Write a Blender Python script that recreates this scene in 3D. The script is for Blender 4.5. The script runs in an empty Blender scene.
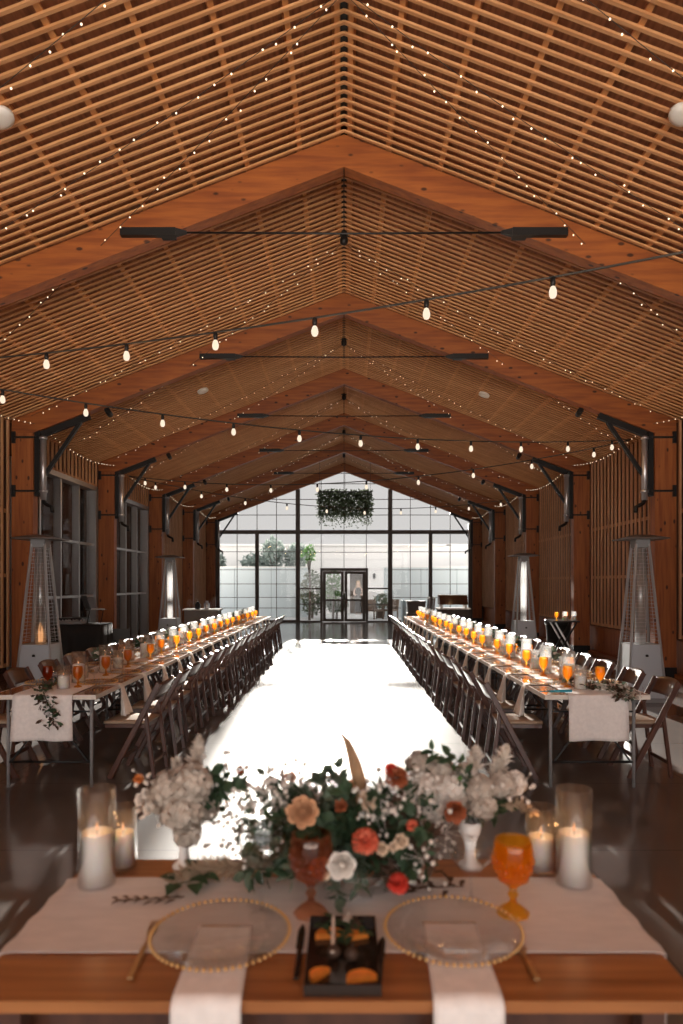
import bpy, bmesh, math, random
from mathutils import Vector as V, Matrix as M
R = random.Random(7)
PI = math.pi
sc = bpy.context.scene
COL = sc.collection
F = 683.0; CX = 344.0; HY = 583.0; CZ = 1.62
def P(px, py, D):
    return V(((px-CX)*D/F, D, CZ-(py-HY)*D/F))
def ontable(px, py, z=0.75):
    D = (CZ-z)*F/(py-HY)
    return V(((px-CX)*D/F, D, z))
ORD = ['first','second','third','fourth','fifth','sixth','seventh','eighth','ninth','tenth','eleventh','twelfth','thirteenth','fourteenth','fifteenth','sixteenth','seventeenth','eighteenth','nineteenth','twentieth']
# ------------------------------------------------------------------ materials
def newmat(name):
    m = bpy.data.materials.new(name); m.use_nodes = True
    nt = m.node_tree; nt.nodes.clear()
    out = nt.nodes.new('ShaderNodeOutputMaterial')
    return m, nt, out
def pbr(name, col, rough=0.6, metal=0.0, spec=0.5, var=0.0, vscale=8.0, stretch=(1,1,1), bump=0.0, col2=None, **kw):
    m, nt, out = newmat(name)
    b = nt.nodes.new('ShaderNodeBsdfPrincipled')
    b.inputs['Roughness'].default_value = rough; b.inputs['Metallic'].default_value = metal
    b.inputs['Specular IOR Level'].default_value = spec
    for k, v in kw.items():
        b.inputs[k.replace('_', ' ')].default_value = v
    nt.links.new(b.outputs[0], out.inputs[0])
    c = (*col, 1)
    if var > 0 or col2 or bump > 0:
        tc = nt.nodes.new('ShaderNodeTexCoord'); mp = nt.nodes.new('ShaderNodeMapping')
        mp.inputs['Scale'].default_value = stretch
        nt.links.new(tc.outputs['Object'], mp.inputs[0])
        n = nt.nodes.new('ShaderNodeTexNoise'); n.inputs['Scale'].default_value = vscale; n.inputs['Detail'].default_value = 5
        nt.links.new(mp.outputs[0], n.inputs['Vector'])
        cr = nt.nodes.new('ShaderNodeValToRGB')
        a = col if col2 is None else col
        b2 = col2 if col2 is not None else tuple(min(1, x*(1+var)) for x in col)
        a2 = a if col2 is not None else tuple(x*(1-var) for x in col)
        cr.color_ramp.elements[0].position = .3; cr.color_ramp.elements[1].position = .72
        cr.color_ramp.elements[0].color = (*a2, 1); cr.color_ramp.elements[1].color = (*b2, 1)
        nt.links.new(n.outputs['Fac'], cr.inputs[0]); nt.links.new(cr.outputs[0], b.inputs['Base Color'])
        if bump > 0:
            bp = nt.nodes.new('ShaderNodeBump'); bp.inputs['Strength'].default_value = bump; bp.inputs['Distance'].default_value = .01
            nt.links.new(n.outputs['Fac'], bp.inputs['Height']); nt.links.new(bp.outputs[0], b.inputs['Normal'])
    else:
        b.inputs['Base Color'].default_value = c
    return m
def emit(name, col, s):
    m, nt, out = newmat(name)
    e = nt.nodes.new('ShaderNodeEmission'); e.inputs[0].default_value = (*col, 1); e.inputs[1].default_value = s
    nt.links.new(e.outputs[0], out.inputs[0]); m.cycles.emission_sampling = 'NONE'
    return m
def thin_glass(name, tint=(1,1,1), rough=0.02, gmax=.6, base=.035, diff=0.0, power=3.0):
    m, nt, out = newmat(name)
    t = nt.nodes.new('ShaderNodeBsdfTransparent'); t.inputs[0].default_value = (*tint, 1)
    g = nt.nodes.new('ShaderNodeBsdfGlossy'); g.inputs['Roughness'].default_value = rough
    lw = nt.nodes.new('ShaderNodeLayerWeight'); lw.inputs[0].default_value = .5
    pw = nt.nodes.new('ShaderNodeMath'); pw.operation = 'POWER'; pw.inputs[1].default_value = power
    ma = nt.nodes.new('ShaderNodeMath'); ma.operation = 'MULTIPLY_ADD'; ma.inputs[1].default_value = gmax; ma.inputs[2].default_value = base
    mx = nt.nodes.new('ShaderNodeMixShader')
    nt.links.new(lw.outputs['Facing'], pw.inputs[0]); nt.links.new(pw.outputs[0], ma.inputs[0]); nt.links.new(ma.outputs[0], mx.inputs[0])
    nt.links.new(t.outputs[0], mx.inputs[1]); nt.links.new(g.outputs[0], mx.inputs[2])
    last = mx
    if diff > 0:
        d = nt.nodes.new('ShaderNodeBsdfTranslucent'); d.inputs[0].default_value = (*tint, 1)
        m2 = nt.nodes.new('ShaderNodeMixShader'); m2.inputs[0].default_value = diff
        nt.links.new(mx.outputs[0], m2.inputs[1]); nt.links.new(d.outputs[0], m2.inputs[2]); last = m2
    nt.links.new(last.outputs[0], out.inputs[0])
    return m
def leafy(name, col, var=.35, trans=.35):
    m, nt, out = newmat(name)
    tc = nt.nodes.new('ShaderNodeTexCoord'); n = nt.nodes.new('ShaderNodeTexNoise'); n.inputs['Scale'].default_value = 25
    nt.links.new(tc.outputs['Object'], n.inputs['Vector'])
    cr = nt.nodes.new('ShaderNodeValToRGB')
    cr.color_ramp.elements[0].position = .3; cr.color_ramp.elements[1].position = .7
    cr.color_ramp.elements[0].color = (*[x*(1-var) for x in col], 1); cr.color_ramp.elements[1].color = (*[min(1, x*(1+var)) for x in col], 1)
    nt.links.new(n.outputs['Fac'], cr.inputs[0])
    d = nt.nodes.new('ShaderNodeBsdfPrincipled'); d.inputs['Roughness'].default_value = .6
    t = nt.nodes.new('ShaderNodeBsdfTranslucent')
    mx = nt.nodes.new('ShaderNodeMixShader'); mx.inputs[0].default_value = trans
    nt.links.new(cr.outputs[0], d.inputs['Base Color']); nt.links.new(cr.outputs[0], t.inputs[0])
    nt.links.new(d.outputs[0], mx.inputs[1]); nt.links.new(t.outputs[0], mx.inputs[2]); nt.links.new(mx.outputs[0], out.inputs[0])
    return m
def floor_mat():
    m, nt, out = newmat('polished_concrete')
    tc = nt.nodes.new('ShaderNodeTexCoord')
    b = nt.nodes.new('ShaderNodeBsdfPrincipled')
    n = nt.nodes.new('ShaderNodeTexNoise'); n.inputs['Scale'].default_value = 1.3; n.inputs['Detail'].default_value = 6
    cr = nt.nodes.new('ShaderNodeValToRGB')
    cr.color_ramp.elements[0].position = .3; cr.color_ramp.elements[1].position = .7
    cr.color_ramp.elements[0].color = (.078, .060, .051, 1); cr.color_ramp.elements[1].color = (.12, .095, .081, 1)
    br = nt.nodes.new('ShaderNodeTexBrick'); br.offset = 0
    br.inputs['Scale'].default_value = 1; br.inputs['Brick Width'].default_value = 1.4; br.inputs['Row Height'].default_value = 1.38
    br.inputs['Mortar Size'].default_value = .008; br.inputs['Color1'].default_value = (1,1,1,1); br.inputs['Color2'].default_value = (.93,.93,.93,1)
    br.inputs['Mortar'].default_value = (.45,.45,.45,1)
    mu = nt.nodes.new('ShaderNodeMixRGB'); mu.blend_type = 'MULTIPLY'; mu.inputs[0].default_value = 1
    nt.links.new(tc.outputs['Object'], n.inputs['Vector']); nt.links.new(tc.outputs['Object'], br.inputs['Vector'])
    nt.links.new(n.outputs['Fac'], cr.inputs[0]); nt.links.new(cr.outputs[0], mu.inputs[1]); nt.links.new(br.outputs[0], mu.inputs[2])
    nt.links.new(mu.outputs[0], b.inputs['Base Color'])
    b.inputs['Roughness'].default_value = FLOOR_ROUGH; b.inputs['Coat Weight'].default_value = 1.0; b.inputs['Coat Roughness'].default_value = .10; b.inputs['Coat IOR'].default_value = 1.6; b.inputs['Specular IOR Level'].default_value = .5
    nt.links.new(b.outputs[0], out.inputs[0])
    return m
FLOOR_ROUGH = .5
def knots(m, sc_, stretch):
    nt = m.node_tree; b = next(n for n in nt.nodes if n.type == 'BSDF_PRINCIPLED'); src = b.inputs['Base Color'].links[0].from_socket
    tc = nt.nodes.new('ShaderNodeTexCoord'); mp = nt.nodes.new('ShaderNodeMapping'); mp.inputs['Scale'].default_value = stretch
    vo = nt.nodes.new('ShaderNodeTexVoronoi'); vo.inputs['Scale'].default_value = sc_
    nt.links.new(tc.outputs['Object'], mp.inputs[0]); nt.links.new(mp.outputs[0], vo.inputs['Vector'])
    cr = nt.nodes.new('ShaderNodeValToRGB'); cr.color_ramp.elements[0].position = .10; cr.color_ramp.elements[1].position = .17
    cr.color_ramp.elements[0].color = (.18,.14,.12,1); cr.color_ramp.elements[1].color = (1,1,1,1)
    mx = nt.nodes.new('ShaderNodeMixRGB'); mx.blend_type = 'MULTIPLY'; mx.inputs[0].default_value = 1
    nt.links.new(vo.outputs['Distance'], cr.inputs[0]); nt.links.new(src, mx.inputs[1]); nt.links.new(cr.outputs[0], mx.inputs[2]); nt.links.new(mx.outputs[0], b.inputs['Base Color'])
    return m
MT = {}
MT['floor'] = floor_mat()
MT['beam'] = pbr('orange_timber', (.21,.050,.009), .55, col2=(.37,.108,.019), vscale=3, stretch=(.6,6,6), bump=.1); knots(MT['beam'], 4.5, (.8,1.5,1.5))
MT['column'] = pbr('column_timber', (.23,.058,.012), .55, col2=(.40,.125,.028), vscale=3, stretch=(7,7,.5), bump=.1); knots(MT['column'], 4.5, (1.5,1.5,.8))
MT['slat'] = pbr('ceiling_slat_wood', (.50,.225,.088), .55, col2=(.70,.37,.17), vscale=2, stretch=(.5,9,1))
MT['purlin'] = pbr('batten_wood', (.55,.22,.065), .6, col2=(.68,.32,.12), vscale=3, stretch=(6,.5,6))
MT['deck'] = pbr('roof_board_wood', (.20,.070,.028), .7, col2=(.40,.15,.06), vscale=4, stretch=(7,.5,4))
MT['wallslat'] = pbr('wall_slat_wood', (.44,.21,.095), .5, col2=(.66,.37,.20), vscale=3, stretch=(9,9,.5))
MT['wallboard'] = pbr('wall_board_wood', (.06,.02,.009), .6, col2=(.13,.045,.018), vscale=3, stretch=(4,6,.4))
MT['ext'] = pbr('outer_shell', (.25,.22,.2), .8)
MT['steel'] = pbr('black_steel', (.018,.017,.017), .45, .4)
MT['bronze'] = pbr('bronze_frame', (.085,.062,.052), .5, .2)
MT['galv'] = pbr('galvanised_pipe', (.62,.62,.64), .35, .8)
MT['alu'] = pbr('window_metal', (.48,.47,.47), .4, .7)
MT['shutter'] = pbr('shutter_brown', (.10,.058,.045), .95, spec=.05, col2=(.12,.072,.055), vscale=2, stretch=(6,6,.4))
MT['shutter2'] = pbr('shutter_gap_shade', (.035,.02,.016), .95, spec=.05)  # near-black tone paints in the shaded gaps between shutter leaves
MT['pane'] = thin_glass('window_glass', (.97,.98,.98), .0, .6, .03)
MT['pane_dark'] = thin_glass('side_window_glass', (.95,.95,.95), .0, .12, .006, power=4)
MT['fairy'] = emit('fairy_bulb_glow', (1,.80,.55), 2.2)
MT['globe'] = emit('globe_bulb_glow', (1,.82,.62), 1.1)
MT['flame'] = emit('candle_flame', (1,.45,.18), 1.3)
MT['wire'] = pbr('black_wire', (.03,.025,.02), .6)
MT['chairwood'] = pbr('chair_brown_wood', (.06,.02,.012), .34, col2=(.11,.04,.022), vscale=5, stretch=(4,4,1), spec=.5, Coat_Weight=.35, Coat_Roughness=.12)
MT['cushion'] = pbr('tan_seat_pad', (.40,.28,.19), .55)
MT['tablewood'] = pbr('table_top_wood', (.20,.075,.026), .2, col2=(.35,.15,.055), vscale=3, stretch=(9,.6,3), Coat_Weight=1.0, Coat_Roughness=.08)
MT['headwood'] = pbr('head_table_wood', (.23,.075,.02), .32, col2=(.42,.165,.052), vscale=3, stretch=(.7,12,4))
MT['edge'] = pbr('table_edge_band', (.74,.66,.58), .4)
MT['linen'] = pbr('linen', (.84,.77,.73), .85, var=.06, vscale=40, Sheen_Weight=.2)
MT['napkin'] = pbr('napkin_linen', (.88,.80,.72), .85, var=.05, vscale=30)
MT['rose_cloth'] = pbr('blush_runner_cloth', (.66,.60,.57), .7, var=.06, vscale=12, stretch=(1,3,1), bump=.1)
MT['glass'] = thin_glass('clear_glass', (.97,.975,.975), .04, .9, .04, power=4.2)
MT['candleglass'] = thin_glass('candle_cylinder_glass', (.98,.98,.975), .05, .9, .05, diff=.10, power=3.6)
MT['clearcyl'] = thin_glass('clear_cylinder_glass', (.98,.98,.975), .05, 1.0, .06, diff=.035, power=3.0)
MT['amber'] = thin_glass('amber_glass', (1,.68,.26), .05, .5, .05, diff=.3)
MT['amber_dark'] = thin_glass('brown_amber_glass', (.75,.30,.10), .06, .5, .05, diff=.3)
MT['gold'] = pbr('gold_beads', (.75,.48,.2), .3, .9)
MT['goldcut'] = pbr('gold_cutlery', (.55,.36,.18), .35, .9)
MT['wax'] = pbr('white_wax', (.92,.89,.85), .5, Subsurface_Weight=.8, Subsurface_Scale=.04, Subsurface_Radius=(1,.8,.6))
MT['white'] = pbr('white_ceramic', (.8,.77,.74), .3)
MT['stainless'] = pbr('brushed_stainless', (.50,.50,.51), .33, .85, var=.05, vscale=4, stretch=(30,30,1))
MT['heaterbox'] = pbr('heater_panel', (.46,.47,.49), .38, .6)
MT['dull'] = pbr('dull_grey', (.25,.24,.24), .6)
MT['black'] = pbr('black_cloth', (.015,.014,.014), .8)
MT['blackgloss'] = pbr('black_plastic', (.02,.02,.022), .3)
MT['screen'] = pbr('grey_screen_back', (.12,.125,.125), .4)
MT['mirror'] = pbr('dark_tray_glass', (.035,.022,.016), .1, .2)
MT['greydrape'] = pbr('grey_bar_front', (.30,.27,.25), .7)
MT['crate'] = pbr('dark_crate', (.08,.06,.05), .6)
MT['blue'] = pbr('pale_blue_case', (.35,.55,.68), .5)
MT['teal'] = pbr('teal_plastic', (.02,.30,.42), .35)
MT['leaf'] = leafy('dark_green_leaf', (.045,.085,.04))
MT['leaf2'] = leafy('sage_leaf', (.12,.16,.11))
MT['leafdry'] = leafy('dry_brown_leaf', (.10,.055,.035))
MT['hangleaf'] = leafy('hanging_leaf', (.07,.09,.055))
MT['tree'] = leafy('tree_leaf', (.12,.26,.07))
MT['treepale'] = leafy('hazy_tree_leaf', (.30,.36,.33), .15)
MT['shrub'] = leafy('shrub_leaf', (.14,.17,.11))
MT['bark'] = pbr('bark', (.12,.09,.07), .9)
MT['stem'] = pbr('stem_green', (.07,.08,.035), .7)
MT['fl_white'] = leafy('white_petal', (.80,.74,.68), .08, .3)
MT['fl_cream'] = leafy('cream_petal', (.72,.55,.40), .1, .25)
MT['fl_dust'] = leafy('dusty_white_floret', (.52,.44,.37), .25, .2)
MT['fl_peach'] = leafy('toffee_petal', (.60,.32,.17), .15, .25)
MT['fl_coral'] = leafy('coral_petal', (.82,.20,.11), .12, .25)
MT['fl_red'] = leafy('red_petal', (.70,.06,.035), .15, .2)
MT['fl_rust'] = leafy('rust_petal', (.36,.09,.03), .25, .2)
MT['fl_orange'] = leafy('orange_petal', (.72,.24,.05), .15, .2)
MT['plume'] = leafy('white_plume', (.78,.72,.65), .1, .45)
MT['plumetan'] = leafy('beige_plume', (.55,.42,.30), .15, .4)
MT['feather'] = leafy('tan_feather', (.42,.25,.13), .2, .35)
MT['orangeslice'] = pbr('orange_flesh', (.78,.25,.035), .45, var=.2, vscale=40)
MT['bldg'] = pbr('white_render_wall', (.82,.80,.78), .9)
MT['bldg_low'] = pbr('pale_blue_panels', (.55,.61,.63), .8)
MT['extground'] = pbr('pale_paving', (.50,.50,.50), .9, var=.08, vscale=2)
MT['skin'] = pbr('skin', (.62,.40,.30), .5)
MT['hair'] = pbr('blond_hair', (.42,.25,.13), .5)
MT['dress'] = pbr('dark_brown_dress', (.02,.015,.013), .8)
MT['patio'] = pbr('patio_wicker', (.16,.11,.08), .8)
# ------------------------------------------------------------------ mesh builder
class MB:
    def __init__(s): s.v = []; s.f = []; s.sm = []
    def add(s, vs, fs, smooth=False):
        o = len(s.v); s.v += [tuple(x) for x in vs]
        s.f += [tuple(i+o for i in f) for f in fs]; s.sm += [smooth]*len(fs)
        return s
    def box(s, x0, x1, y0, y1, z0, z1):
        return s.add([(x0,y0,z0),(x1,y0,z0),(x1,y1,z0),(x0,y1,z0),(x0,y0,z1),(x1,y0,z1),(x1,y1,z1),(x0,y1,z1)],
            [(0,3,2,1),(4,5,6,7),(0,1,5,4),(1,2,6,5),(2,3,7,6),(3,0,4,7)])
    def bar(s, p0, p1, w, d, side=(0,1,0), w1=None, d1=None):
        p0 = V(p0); p1 = V(p1); ax = (p1-p0).normalized(); sd = V(side)
        sd = (sd-ax*sd.dot(ax)).normalized(); up = ax.cross(sd)
        w1 = w if w1 is None else w1; d1 = d if d1 is None else d1
        vs = []
        for p, a, b in ((p0,w/2,d/2),(p1,w1/2,d1/2)):
            vs += [p-sd*a-up*b, p+sd*a-up*b, p+sd*a+up*b, p-sd*a+up*b]
        return s.add(vs, [(0,3,2,1),(4,5,6,7),(0,1,5,4),(1,2,6,5),(2,3,7,6),(3,0,4,7)])
    def rbar(s, p0, p1, w, d, side=(0,1,0), ch=.25):      # bar with chamfered edges
        p0 = V(p0); p1 = V(p1); ax = (p1-p0).normalized(); sd = V(side)
        sd = (sd-ax*sd.dot(ax)).normalized(); up = ax.cross(sd)
        c = min(w, d)*ch; a = w/2; b = d/2
        pr = [(-a+c,-b),(a-c,-b),(a,-b+c),(a,b-c),(a-c,b),(-a+c,b),(-a,b-c),(-a,-b+c)]
        vs = [p+sd*x+up*y for p in (p0,p1) for x, y in pr]
        return s.add(vs, [tuple(range(7,-1,-1)), tuple(range(8,16))]+[(i,(i+1)%8,8+(i+1)%8,8+i) for i in range(8)])
    def tube(s, pts, r, seg=8, cap=True, smooth=True):
        pts = [V(p) for p in pts]; n = len(pts)
        rs = r if isinstance(r, (list, tuple)) else [r]*n
        vs = []; ref = None
        for i, p in enumerate(pts):
            t = (pts[min(i+1,n-1)]-pts[max(i-1,0)]).normalized()
            if ref is None: ref = t.orthogonal().normalized()
            ref = (ref-t*ref.dot(t)); ref = ref.normalized() if ref.length > 1e-6 else t.orthogonal().normalized()
            b = t.cross(ref)
            vs += [p+(ref*math.cos(2*PI*k/seg)+b*math.sin(2*PI*k/seg))*rs[i] for k in range(seg)]
        fs = [(i*seg+k, i*seg+(k+1)%seg, (i+1)*seg+(k+1)%seg, (i+1)*seg+k) for i in range(n-1) for k in range(seg)]
        s.add(vs, fs, smooth)
        if cap:
            o = len(s.v)-n*seg
            s.f += [tuple(o+k for k in range(seg-1,-1,-1)), tuple(o+(n-1)*seg+k for k in range(seg))]; s.sm += [False]*2
        return s
    def lathe(s, prof, seg=24, c=(0,0,0), smooth=True, sx=1, sy=1, phase=0):
        c = V(c); vs = []
        for r, z in prof:
            vs += [(c.x+r*sx*math.cos(2*PI*(k/seg)+phase), c.y+r*sy*math.sin(2*PI*(k/seg)+phase), c.z+z) for k in range(seg)]
        n = len(prof)
        fs = [(i*seg+k, i*seg+(k+1)%seg, (i+1)*seg+(k+1)%seg, (i+1)*seg+k) for i in range(n-1) for k in range(seg)]
        s.add(vs, fs, smooth)
        o = len(s.v)-n*seg
        if prof[0][0] > 1e-4: s.f.append(tuple(o+k for k in range(seg-1,-1,-1))); s.sm.append(False)
        if prof[-1][0] > 1e-4: s.f.append(tuple(o+(n-1)*seg+k for k in range(seg))); s.sm.append(False)
        return s
    def ball(s, c, r, seg=6, rings=4, sz=1):
        prof = [(max(1e-5, r*math.sin(PI*i/rings)), -r*sz*math.cos(PI*i/rings)) for i in range(rings+1)]
        return s.lathe(prof, seg, c)
    def grid(s, fn, nu, nv, thick=0.0, smooth=True):
        pts = [[V(fn(i/nu, j/nv)) for j in range(nv+1)] for i in range(nu+1)]
        vs = [p for row in pts for p in row]; w = nv+1
        fs = [(i*w+j, (i+1)*w+j, (i+1)*w+j+1, i*w+j+1) for i in range(nu) for j in range(nv)]
        if thick:
            nrm = []
            for i in range(nu+1):
                for j in range(nv+1):
                    du = pts[min(i+1,nu)][j]-pts[max(i-1,0)][j]; dv = pts[i][min(j+1,nv)]-pts[i][max(j-1,0)]
                    n = du.cross(dv); nrm.append(n.normalized() if n.length > 1e-9 else V((0,0,1)))
            N = len(vs)
            vs2 = [p-n*thick for p, n in zip(vs, nrm)]
            f2 = [tuple(N+k for k in reversed(f)) for f in fs]
            edge = [i*w for i in range(nu+1)] + [nu*w+j for j in range(1,nv+1)] + [i*w+nv for i in range(nu-1,-1,-1)] + [j for j in range(nv-1,0,-1)]
            f3 = [(edge[(k+1)%len(edge)], edge[k], edge[k]+N, edge[(k+1)%len(edge)]+N) for k in range(len(edge))]
            return s.add(vs+vs2, fs+f2+f3, smooth)
        return s.add(vs, fs, smooth)
    def leaf(s, p, d, up, L, W, bend=.25):
        p = V(p); d = V(d).normalized(); sd = d.cross(V(up))
        sd = sd.normalized() if sd.length > 1e-5 else d.orthogonal().normalized()
        n = sd.cross(d)
        a = p+d*L*.35-n*L*bend*.15; b = p+d*L*.7-n*L*bend*.5; t = p+d*L-n*L*bend
        lift = n*W*.18
        vs = [p, a+sd*W*.5+lift, a, a-sd*W*.5+lift, b+sd*W*.42+lift, b, b-sd*W*.42+lift, t]
        return s.add(vs, [(0,1,2),(0,2,3),(1,4,5,2),(2,5,6,3),(4,7,5),(5,7,6)], True)
    def xf(s, m):
        s.v = [tuple(m @ V(p)) for p in s.v]; return s
    def build(s, name, mat, parent=None):
        me = bpy.data.meshes.new(name); me.from_pydata(s.v, [], s.f); me.update()
        me.polygons.foreach_set('use_smooth', s.sm)
        me.materials.append(mat)
        o = bpy.data.objects.new(name, me); COL.objects.link(o)
        if parent is not None: o.parent = parent
        return o
def tag(o, label, cat, group=None, kind=None):
    o['label'] = label; o['category'] = cat
    if group: o['group'] = group
    if kind: o['kind'] = kind
    return o
def struct(o): o['kind'] = 'structure'; return o
def empty(name, loc=(0,0,0), rz=0):
    o = bpy.data.objects.new(name, None); COL.objects.link(o); o.location = loc; o.rotation_euler = (0,0,rz); o.empty_display_size = .1
    return o
KIDS = {}
def kids(o):
    return [c for c in o.children]
def copy_tree(o, parent=None):
    c = o.copy(); COL.objects.link(c)
    if parent is not None: c.parent = parent
    for ch in kids(o): copy_tree(ch, c)
    return c
def rdir(zmin=-1, zmax=1):
    while True:
        d = V((R.uniform(-1,1), R.uniform(-1,1), R.uniform(-1,1)))
        if .05 < d.length < 1:
            d.normalize()
            if zmin <= d.z <= zmax: return d
# ------------------------------------------------------------------ room
FR = [3.54+4.14*i for i in range(-1, 7)]          # frame planes; FR[7] = end wall
S = .383; ZU = 6.25; ZS = 6.60                    # slope, rafter underside at ridge, slat underside at ridge
Y0, Y1 = -4.74, 28.5
CIN, COUT, WALL, SHELL = 5.34, 5.71, 5.72, 5.92
ca = math.atan(S); UPN = {1: V((S,0,1)).normalized(), -1: V((-S,0,1)).normalized()}
struct(MB().box(-6.1, 6.1, Y0-.2, Y1, -.2, 0).build('floor', MT['floor']))
m = MB()
for sx in (1, -1):                                # roof boards
    z0 = ZS+.13
    a = V((0,0,z0)); b = V((sx*6.5,0,z0-6.5*S))
    t = .08
    vs = []
    for y in (Y0-.2, Y1):
        vs += [(a.x,y,a.z),(b.x,y,b.z),(b.x,y,b.z+t),(a.x,y,a.z+t)]
    m.add(vs, [(0,1,2,3),(4,7,6,5),(0,4,5,1),(1,5,6,2),(2,6,7,3),(3,7,4,0)])
struct(m.build('ceiling', MT['deck']))
m = MB()                                          # slats parallel to the rafters
y = Y0+.1
while y < FR[7]-.1:
    if all(abs(y-f) > .11 for f in FR):
        for sx in (1, -1):
            m.bar((sx*.0, y, ZS+.012), (sx*5.74, y, ZS+.012-S*5.74), .032, .020)
    y += .1218
struct(m.build('trim_1', MT['slat']))
m = MB()
for k in range(10):                               # battens running the length of the hall above the slats
    X = .075 if k == 0 else .5+.575*(k-1)
    for sx in (1, -1):
        m.bar((sx*X, Y0, ZS+.062-S*X), (sx*X, FR[7]-.1, ZS+.062-S*X), .05, .075, side=UPN[sx].cross(V((0,1,0))))
struct(m.build('trim_2', MT['purlin']))
struct(MB().box(-.03, .03, Y0, FR[7]-.1, ZS+.06, ZS+.16).build('trim_3', MT['steel']))
names = ['','','nearest','second','third','fourth','fifth','end']
for i, fy in enumerate(FR):                       # portal frames: two rafters, two columns
    for sx in (1, -1):
        m = MB(); X1 = COUT
        vs = []
        for yy in (fy-.085, fy+.085):
            vs += [(0,yy,ZU),(sx*X1,yy,ZU-S*X1),(sx*X1,yy,ZU-S*X1+.36),(0,yy,ZU+.36)]
        m.add(vs, [(0,1,2,3),(4,7,6,5),(0,4,5,1),(1,5,6,2),(2,6,7,3),(3,7,4,0)])
        struct(m.build('beam', MT['beam']))
        xa, xb = sorted((sx*CIN, sx*COUT))
        struct(MB().box(xa, xb, fy-.088, fy+.088, .16, ZU-S*CIN-.01).build('column', MT['column']))
        if i >= 2: struct(MB().box(xa-.012, xb+.005, fy-.1, fy+.1, 0, .17).build('trim_4', MT['steel']))
# walls
def wall_slats(sx, ya, yb, z0, pitch=.19):
    m = MB(); n = int((yb-ya)/pitch)
    for k in range(n):
        yy = ya+(k+.5)*(yb-ya)/n
        xa, xb = sorted((sx*(WALL-.018), sx*(WALL+.018)))
        m.box(xa, xb, yy-.02, yy+.02, z0, ZS-S*WALL-.02)
    for z in ((z0+.02,) if z0 > 3 else (z0+.02, 1.75, 2.85)):
        xa, xb = sorted((sx*(WALL+.019), sx*(WALL+.06)))
        m.box(xa, xb, ya, yb, z-.03, z+.03)
    return m
WINB = {3: 'a', 4: 'b'}
for sx, nm in ((1, 'wall_right'), (-1, 'wall_left')):
    m = MB()
    xa, xb = sorted((sx*SHELL, sx*(SHELL+.1)))
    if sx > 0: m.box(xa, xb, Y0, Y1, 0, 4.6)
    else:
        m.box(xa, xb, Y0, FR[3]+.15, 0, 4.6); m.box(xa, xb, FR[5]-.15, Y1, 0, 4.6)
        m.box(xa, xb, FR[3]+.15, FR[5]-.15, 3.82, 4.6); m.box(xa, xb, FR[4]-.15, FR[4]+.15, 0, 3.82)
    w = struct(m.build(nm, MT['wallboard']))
    for i in range(7):
        ya, yb = FR[i]+.1, FR[i+1]-.1
        win = sx < 0 and i in (3, 4)
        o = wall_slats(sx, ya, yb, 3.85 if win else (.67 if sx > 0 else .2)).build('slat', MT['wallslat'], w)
    if sx > 0:
        b = MB()
        b.box(WALL-.05, SHELL, Y0, Y1, 0, .06); b.box(WALL+.09, SHELL, Y0, Y1, .06, .62)
        struct(b.build('baseboard_right', MT['column']))
    else:
        b = MB(); b.box(-SHELL, -WALL+.05, Y0, FR[3]+.1, 0, .1); b.box(-SHELL, -WALL+.05, FR[5]-.1, Y1, 0, .1)
        struct(b.build('baseboard_left', MT['wallboard']))
# window bays of the left wall: metal grid, shutter leaves standing behind the glass
hb = MB(); hb.box(-6.75,-6.6,FR[3]-.1,FR[5]+.1,-.1,4.2); hb.box(-6.75,-SHELL-.1,FR[3]-.1,FR[5]+.1,3.95,4.1); hb.box(-6.75,-SHELL-.1,FR[3]-.2,FR[3]-.1,-.1,4.1); hb.box(-6.75,-SHELL-.1,FR[5]+.1,FR[5]+.2,-.1,4.1); hb.box(-6.75,-SHELL-.1,FR[3]-.1,FR[5]+.1,-.2,-.02)
struct(hb.build('wall_light_block', MT['shutter2']))  # unseen box added behind the shutters to shut out sky light
wn = 7
for i in (3, 4):
    ya, yb = FR[i]+.16, FR[i+1]-.16
    f = MB()
    X0, X1 = -SHELL, -WALL+.02
    f.box(X0, X1, ya, ya+.09, 0, 3.82); f.box(X0, X1, yb-.09, yb, 0, 3.82); f.box(X0, X1, ya, yb, 3.74, 3.84); f.box(X0, X1, ya, yb, 0, .09)
    w = struct(f.build('window_%d' % wn, MT['alu'])); wn += 1
    g = MB(); n = 4
    for k in range(1, n):
        yy = ya+(yb-ya)*k/n; g.box(-SHELL+.02, -WALL-.03, yy-.03, yy+.03, .09, 3.74)
    for z in (1.33, 2.5): g.box(-SHELL+.03, -WALL-.04, ya+.09, yb-.09, z-.025, z+.025)
    g.build('mullion', MT['alu'], w)
    MB().box(-SHELL+.05, -SHELL+.06, ya+.09, yb-.09, .09, 3.74).build('pane', MT['pane_dark'], w)
    for k in range(8):
        yy = ya+(yb-ya)*k/8; dx = .12 if k % 2 else .0
        MB().box(-SHELL-.22-dx, -SHELL-.18-dx, yy-.02, yy+(yb-ya)/8+.04, 0.02, 3.9).build('shutter_leaf', MT['shutter'] if k % 2 == 0 else MT['shutter2'], w)
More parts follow.
